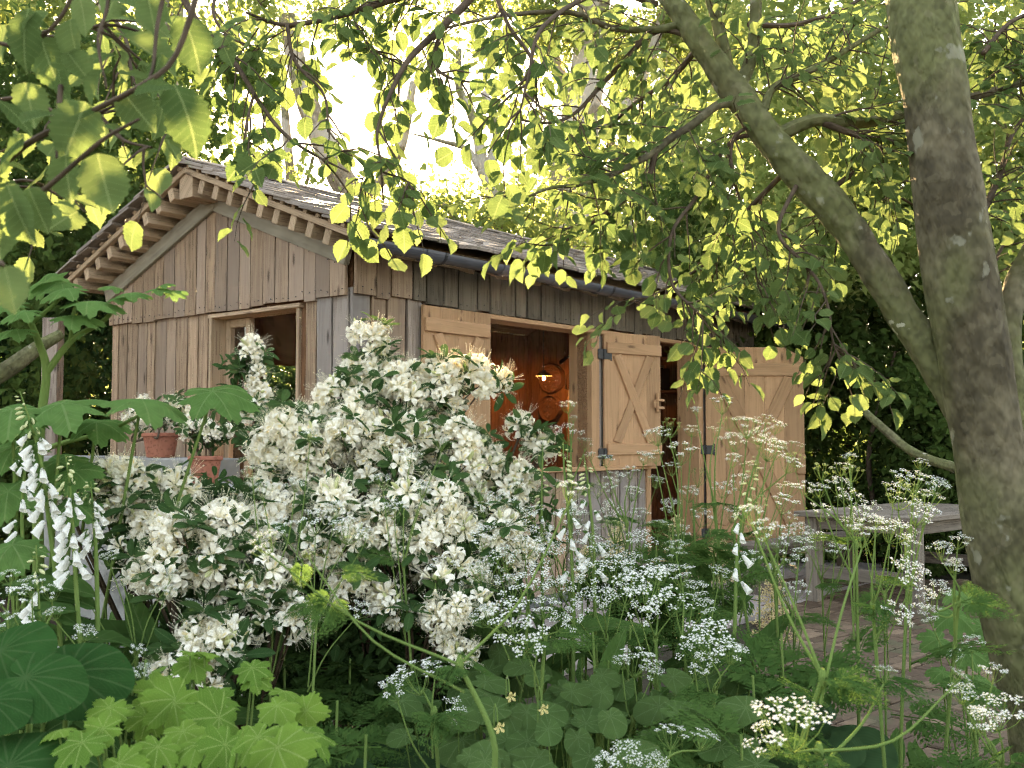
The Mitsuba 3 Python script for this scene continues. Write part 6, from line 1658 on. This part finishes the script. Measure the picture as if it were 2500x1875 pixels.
fern_bed("ferny dark foliage at the bottom between the lime-green and the heart-shaped leaves", [(830, 1700, 2.3), (900, 1780, 2.1), (950, 1640, 2.5), (860, 1600, 2.7), (990, 1870, 1.9)])
fern_bed("ferny foliage below the middle of the azalea", [(700, 1560, 2.7), (780, 1500, 2.9), (640, 1500, 2.8), (930, 1530, 2.8)])
fern_bed("ferny foliage before the path's left edge", [(1900, 1540, 2.5), (1830, 1640, 2.3), (1800, 1780, 2.0)])
fern_bed("ferny foliage at the right side of the path", [(2450, 1830, 2.0)])
fern_bed("ferny foliage before the doorway", [(1640, 1280, 3.0), (1690, 1220, 3.1), (1600, 1330, 3.0), (1740, 1330, 2.9)])
fern_bed("ferny foliage under the right shutter", [(1500, 1350, 3.0), (1440, 1300, 3.1), (1540, 1300, 3.0)])


# cream plumes
def plume(label, top, foot_, width):
    t = key("cream_plume")
    tag(t, label, "astilbe", "cream feathery plumes before the door")
    top, foot_ = np.asarray(top, float), np.asarray(foot_, float)
    base = foot_ * [1, 1, 0] + UP * GROUND
    Mesh().add(*tube(smooth_path([base, foot_, top], 14), np.linspace(0.005, 0.0015, 14), 6)).put(t + "__stem", "stem_green", smooth=True)
    m = Mesh()
    oct_ = (np.array([[1, 0, 0], [-1, 0, 0], [0, 1, 0], [0, -1, 0], [0, 0, 1], [0, 0, -1.0]]), np.array([[0, 2, 4], [2, 1, 4], [1, 3, 4], [3, 0, 4], [2, 0, 5], [1, 2, 5], [3, 1, 5], [0, 3, 5]]), np.tile([0.5, 0.5], (6, 1)))
    pos = []
    for i in range(46):
        u = i / 46
        o = foot_ + (top - foot_) * u
        d = unit(RIGHT * math.cos(i * 2.4) + FWD * math.sin(i * 2.4) + UP * 0.45)
        ln = width * 0.5 * (1 - u) ** 0.8 + 0.012
        q = np.linspace(0.1, 1, max(4, int(ln / 0.0045)))
        pos.append(o + d * ln * q[:, None] - UP * (q**2)[:, None] * ln * 0.35 + rng.normal(0, 0.004, (len(q), 3)))
        m.add(*tube([o, o + d * ln - UP * ln * 0.3], [0.0012, 0.0006], 3))
    pos = np.vstack(pos)
    pos = np.vstack([pos, pos + rng.normal(0, 0.006, pos.shape)])
    stamp(m, oct_, pos, axes_from(random_unit(len(pos)), random_unit(len(pos))), rng.uniform(0.0022, 0.0042, len(pos)))
    tag(m.put(t + "__flower_head", "plume_cream"), kind="stuff")
    for i in range(4):
        d = unit(RIGHT * rng.normal() + FWD * rng.normal() + UP * 0.3)
        instance(t + "__leaf", LANCE_G[i % 3], matrix(base * 0.4 + foot_ * 0.6, axes_from(d, UP - FWD * 0.4), 0.2))


plain_leaf("plume_cream", (0.62, 0.52, 0.28), (0.78, 0.72, 0.50), 0.5, 0.8)
for px, y0, y1, f, w, lab in [(1640, 1255, 1400, 4.4, 0.17, "cream feathery plume left of the doorway's foot"), (1745, 1300, 1420, 4.4, 0.17, "cream feathery plume before the door's left foot"), (1875, 1370, 1560, 4.0, 0.20, "cream feathery plume by the path, lowest and rightmost of the plumes"), (1500, 1260, 1390, 4.6, 0.15, "cream feathery plume under the right shutter"), (1420, 1330, 1430, 4.6, 0.14, "small cream plume below the window sill")]:
    plume(lab, site((px + 8 - 1250) / 2543 * f, f, 1.09 + (1075 - y0) / 2543 * f), site((px - 1250) / 2543 * f, f, 1.09 + (1075 - y1) / 2543 * f), w)

# low growth covering the soil of the bed
def ground_cover():
    n = 9000
    f = rng.uniform(1.2, 6.2, n)
    r = rng.uniform(-0.60, 0.55, n) * f
    keep = ~((r > 0.235 * f) & (f > 3.5)) & ~((f > 5.0) & (r > -0.2))
    f, r = f[keep], r[keep]
    top = 0.10 + 0.28 * meshkit.fbm(np.stack([r * 2, f * 2, r * 0], 1), 3)
    p = EYE * [1, 1, 0] + r[:, None] * RIGHT + f[:, None] * FWD + UP * (GROUND + rng.random(len(f)) * top)[:, None]
    rows = axes_from(unit(rng.normal(size=(len(p), 3)) + UP * 0.3), unit(rng.normal(size=(len(p), 3)) * 0.5 + UP))
    m = Mesh()
    stamp(m, LANCE[0], p[::3], rows[::3], rng.uniform(0.08, 0.16, len(p[::3])))
    stamp(m, POINTED, p[1::3], rows[1::3], rng.uniform(0.05, 0.10, len(p[1::3])))
    stamp(m, SMALL_LEAF, p[2::3], rows[2::3], rng.uniform(0.04, 0.09, len(p[2::3])))
    tag(m.put("ground_cover", "leaf_border", smooth=True), "low leafy growth covering the soil of the bed", kind="stuff")


ground_cover()

# ---------------------------------------------------------------- terracotta pots on the stone ledge
def ledge(label, c, size, key_name="stone_ledge"):
    t = key(key_name)
    scene[t] = Mesh().add(*box(c, size, bevel=0.012)).ply("stone")
    tag(t, label, "stone ledge")


ledge("front stone ledge at the left, the nearer one with a terracotta pot", (-0.85, 0.52, (GROUND + 0.83) / 2), (0.42, 1.5, 0.83 - GROUND))
ledge("rear stone ledge against the gable wall, left of the pots", (-0.42, 1.9, (GROUND + 0.97) / 2), (0.38, 2.1, 0.97 - GROUND))


def pot(label, p, r, h):
    t = key("terracotta_pot")
    tag(t, label, "plant pot", "terracotta pots on the ledges")
    p = np.asarray(p, float)
    v, f, uv = lathe([(0.0, 0.0), (r * 0.70, 0.0), (r * 0.74, 0.008), (r * 0.93, h * 0.84), (r * 0.93, h * 0.84 + 0.002)], 36)
    Mesh().add(v + p, f, uv).put(t + "__body", "terracotta", smooth=50)if False else scene.__setitem__(t + "__body", ply((v + p, f), "terracotta", smooth=50))
    v, f, uv = lathe([(r * 0.93, h * 0.83), (r * 1.02, h * 0.84), (r * 1.05, h * 0.87), (r * 1.04, h * 0.97), (r * 0.99, h), (r * 0.92, h), (r * 0.90, h * 0.85)], 36)
    scene[t + "__rim"] = ply((v + p, f), "terracotta", smooth=50)
    v, f, uv = lathe([(r * 0.92, h * 0.9), (r * 0.5, h * 0.92), (0.0, h * 0.93)], 24)
    scene[t + "__compost"] = ply((v + p, f), "soil", smooth=True)


P1, P2 = np.array([-0.86, 0.33, 0.832]), np.array([-0.50, 1.40, 0.972])
pot("terracotta pot nearest the gable window, on the front ledge", P1, 0.098, 0.165)
pot("terracotta pot farther left, half hidden by white azalea blossoms", P2, 0.125, 0.17)
azalea("potted white azalea in the terracotta pot nearest the gable window", P1 + [0, 0, 0.15], [(P1 + [0.0, 0.0, 0.34], 0.14, 0.07, 5, 0.95), (P1 + RIGHT * -0.12 + [0, 0, 0.42], 0.10, 0.05, 4, 0.95)], fill=160, fill_lobes=[(P1 + [0, 0, 0.27], 0.12, 0.08)])
azalea("potted white azalea in the terracotta pot farther left", P2 + [0, 0, 0.15], [(P2 + [0.0, 0.0, 0.33], 0.18, 0.09, 8, 1.1), (P2 - RIGHT * 0.14 + [0, 0, 0.28], 0.10, 0.06, 4, 1.05)], fill=200, fill_lobes=[(P2 + [0, 0, 0.30], 0.2, 0.1)])

# ---------------------------------------------------------------- garden table and benches
def trestle(name, label, category, c, size, top_z, ang, planks, leg, inset, stretcher_z=None):
    """A plank table or bench: c = middle on the ground, size = (length, width)."""
    t = key(name)
    tag(t, label, category)
    ax = turn(ang)
    c = np.array([c[0], c[1], GROUND + 0.03])
    ln, wd = size
    H = top_z - c[2]
    to = lambda x, y, z: c + np.array([x, y, 0]) @ ax + UP * z
    end = 0.11 if wd > 0.6 else 0.0
    pw = wd / planks
    for i in range(planks):
        Mesh().add(*box(to(0, -wd / 2 + (i + 0.5) * pw, H - 0.018 + rng.normal(0, 0.0008)), (ln - 2 * end - 0.004, pw - 0.006, 0.036), ax, 0.004)).put(t + "__plank", "teak_grey")
    if end:
        for s in (-1, 1):
            Mesh().add(*box(to(s * (ln / 2 - end / 2), 0, H - 0.019), (end, wd, 0.040), ax, 0.004)).put(t + "__end_plank", "teak_grey")
    for sx in (-1, 1):
        for sy in (-1, 1):
            Mesh().add(*box(to(sx * (ln / 2 - inset), sy * (wd / 2 - inset * 0.75), (H - 0.038) / 2), (leg, leg, H - 0.038), ax, 0.005)).put(t + "__leg", "teak_grey")
        Mesh().add(*box(to(sx * (ln / 2 - inset), 0, H - 0.04 - leg * 0.5), (0.03, wd - 2 * inset, leg * 0.9), ax)).put(t + "__apron", "teak_grey")
        if stretcher_z:
            Mesh().add(*box(to(sx * (ln / 2 - inset), 0, stretcher_z), (0.05, wd - 2 * inset * 0.75 - leg, 0.095), ax)).put(t + "__stretcher", "teak_grey")
    for sy in (-1, 1):
        Mesh().add(*box(to(0, sy * (wd / 2 - inset * 0.75), H - 0.04 - leg * 0.5), (ln - 2 * inset - leg, 0.03, leg * 0.9), ax)).put(t + "__rail", "teak_grey")


trestle("garden_table", "weathered grey plank garden table standing on the brick path", "table", (4.06, -2.17), (1.82, 1.02), 0.535, -8, 6, 0.10, 0.13, 0.24)
trestle("garden_bench", "weathered plank bench on the hut's side of the table", "bench", (4.05, -1.24), (1.75, 0.32), 0.25, -8, 2, 0.075, 0.15)
trestle("garden_bench", "weathered plank bench on the near side of the table, half behind the trunk", "bench", (4.10, -3.18), (1.75, 0.34), 0.25, -8, 2, 0.075, 0.15)

# ---------------------------------------------------------------- inside the hut
LAMP = np.array([4.66, 2.06, 1.80])
t = tag("pendant_lamp", "lit pendant lamp with a flat enamel shade glowing inside the hut", "lamp")
v, f, uv = lathe([(0.012, 0.075), (0.022, 0.07), (0.03, 0.05), (0.055, 0.04), (0.095, 0.012), (0.098, 0.008), (0.092, 0.010), (0.05, 0.034), (0.02, 0.04)], 32)
scene[t + "__shade"] = ply((v + LAMP, f), "enamel", smooth=40)
scene["enamel"] = principled((0.10, 0.085, 0.07), 0.35, 0.5)
v, f, uv = lathe([(0.014, 0.04), (0.014, 0.01), (0.0, 0.009)], 16)
scene[t + "__socket"] = ply((v + LAMP, f), "steel_old", smooth=40)
bulb = trimesh.creation.icosphere(2, 0.019)
bulb.apply_scale([1, 1, 1.35])
scene[t + "__bulb"] = ply((np.asarray(bulb.vertices) + LAMP - [0, 0, 0.018], bulb.faces), "enamel", smooth=True, emitter={"type": "area", "radiance": {"type": "rgb", "value": [38.0, 15.0, 3.8]}})
Mesh().add(*tube([LAMP + [0, 0, 0.07], LAMP + [0, 0, 0.62]], 0.004, 6)).put(t + "__cable", "iron_black")


def riddle(label, c, r):
    t = key("garden_riddle")
    tag(t, label, "garden sieve", "round wooden sieves hung on the end wall")
    n = np.array([-1.0, 0, 0])
    v, f, uv = lathe([(r * 0.985, 0.0), (r, 0.0), (r, 0.085), (r * 0.985, 0.085), (r * 0.985, 0.0)], 40)
    R = np.array([[0, 1, 0], [0, 0, 1], n], float)
    scene[t + "__hoop"] = ply((v @ R + c, f), "cedar_inside", smooth=40)
    m = Mesh()
    for i in range(-9, 10):
        q = i / 10 * r
        h = math.sqrt(r * r - q * q) * 0.985
        m.add(*box(np.asarray(c) + [0, q, 0] - n * -0.012, (0.004, r * 0.055, 2 * h), None, 0.001))
        m.add(*box(np.asarray(c) + [0, 0, q] - n * -0.016, (0.004, 2 * h, r * 0.055), None, 0.001))
    tag(m.put(t + "__weave", "cedar_inside"), kind="stuff")


riddle("upper round garden sieve hung on the wall behind the lamp", (5.295, 2.40, 1.82), 0.165)
riddle("lower round garden sieve hung below the other on the end wall", (5.295, 2.42, 1.47), 0.15)
t = tag("garden_fork", "digging fork hung head up on the end wall right of the sieves", "garden fork")
m = Mesh()
c = np.array([5.27, 2.16, 1.70])
for i in range(4):
    y = (i - 1.5) * 0.036
    m.add(*tube([c + [0, y, 0], c + [0, y, 0.10], c + [-0.01, y, 0.17]], [0.006, 0.005, 0.002], 6))
m.add(*tube([c + [0, -0.06, 0], c + [0, 0, -0.02], c + [0, 0.06, 0]], 0.007, 6))
m.put(t + "__tines", "steel_old")
Mesh().add(*tube([c + [0, 0, -0.02], c + [0, 0, -0.10]], [0.012, 0.018], 8)).put(t + "__socket", "steel_old")
Mesh().add(*tube([c + [0, 0, -0.10], c + [0, 0, -0.80]], 0.018, 10, cap=True)).put(t + "__shaft", "oak_frame", smooth=True)
t = tag("garden_spade", "dark spade hung blade up at the corner of the end wall, right of the fork", "garden spade")
c = np.array([5.27, 2.00, 1.42])
m = Mesh()
prof = Polygon([(-0.09, 0.0), (-0.095, 0.22), (-0.06, 0.27), (0, 0.28), (0.06, 0.27), (0.095, 0.22), (0.09, 0.0), (0.03, -0.03), (-0.03, -0.03)])
e = trimesh.creation.extrude_polygon(prof, 0.006, engine="earcut")
m.add(c + np.asarray(e.vertices)[:, [2, 0, 1]] * [-1, 1, 1], e.faces)
m.put(t + "__blade", "iron_black")
Mesh().add(*tube([c + [0, 0, -0.02], c + [0, 0, -0.75]], 0.018, 10, cap=True)).put(t + "__shaft", "oak_frame", smooth=True)
t = tag("wall_hook", "dark curved iron bracket on the end wall above the fork", "hook")
Mesh().add(*tube(smooth_path([(5.29, 2.22, 2.06), (5.2, 2.22, 2.02), (5.12, 2.18, 1.98), (5.10, 2.12, 2.0), (5.14, 2.06, 2.06)], 18), 0.012, 8, cap=True)).put(t, "iron_black", smooth=True)
for c_, col, lab in []:
    pass
scene["book_pale"] = principled(proc(lambda p, n, uv: mix((0.50, 0.46, 0.38), (0.62, 0.59, 0.52), noise(p.x * 30, p.y * 30, p.z * 30))), 0.7, 0.3)
scene["book_dark"] = principled((0.07, 0.045, 0.035), 0.6, 0.3)
y = 0.62
labs = ["pale book standing alone at the left on the shelf in the doorway", "first pale book of the pair on the shelf in the doorway", "second pale book of the pair on the shelf in the doorway", "dark book between the pale ones on the doorway shelf", "dark book at the end of the doorway shelf"]
for i, (y, w, h, b) in enumerate([(1.02, 0.045, 0.25, "book_pale"), (0.90, 0.04, 0.26, "book_pale"), (0.852, 0.042, 0.27, "book_pale"), (0.965, 0.05, 0.22, "book_dark"), (0.79, 0.05, 0.23, "book_dark")]):
    k = tag(key("book"), labs[i], "book", "books on the shelf in the doorway")
    bx = np.array([L - 0.30, y, 1.632 + h / 2])
    Mesh().add(*box(bx, (0.17, w, h), None, 0.003)).put(k + "__cover", b)
    Mesh().add(*box(bx + [0.004, 0, 0], (0.172, w - 0.008, h - 0.008), None, 0.002)).put(k + "__pages", "book_pale")
del count["yellow_flower"]
scene["flower_yellow"] = {"type": "principledthin", "base_color": {"type": "rgb", "value": [0.80, 0.70, 0.32]}, "roughness": 0.6, "diff_trans": 0.6}
for p, lab in [((-2.850, -3.799, 0.554), "pale yellow trumpet flower over the heart-shaped leaves"), ((-2.982, -3.796, 0.545), "yellow bud bent over the heart-shaped leaves at the bottom"), ((-2.814, -3.685, 0.554), "small yellow trumpet flower behind the open one")]:
    k = tag(key("yellow_flower"), lab, "flower")
    v, f, uv = FLOWERS[0]
    d = unit(-FWD * 0.6 + UP * -0.2 + RIGHT * 0.3)
    x = unit(np.cross(d, UP))
    p = np.asarray(p)
    scene[k + "__petals"] = ply((p + v[:175] @ np.array([x, np.cross(d, x), d]) * 0.026, f[:240]), "flower_yellow", smooth=True)
    Mesh().add(*tube(smooth_path([p - d * 0.012, p + UP * 0.03 - d * 0.02, p - UP * 0.05 - d * 0.03, p * [1, 1, 0] + UP * GROUND], 12), 0.0012, 5)).put(k + "__stalk", "stem_green", smooth=True)

# ---------------------------------------------------------------- the bright hazy air
scene["air"] = {"type": "homogeneous", "albedo": 0.95, "sigma_t": 0.00015, "phase": {"type": "hg", "g": 0.82}}
scene["haze"] = {"type": "cube", "to_world": T().translate([8.0, 8.0, 8.0]).scale([46.0, 46.0, 9.4]), "bsdf": {"type": "null"}, "interior": {"type": "ref", "id": "air"}}
tag("haze", "bright hazy morning air", kind="stuff")
scene["camera"]["medium"] = {"type": "ref", "id": "air"}
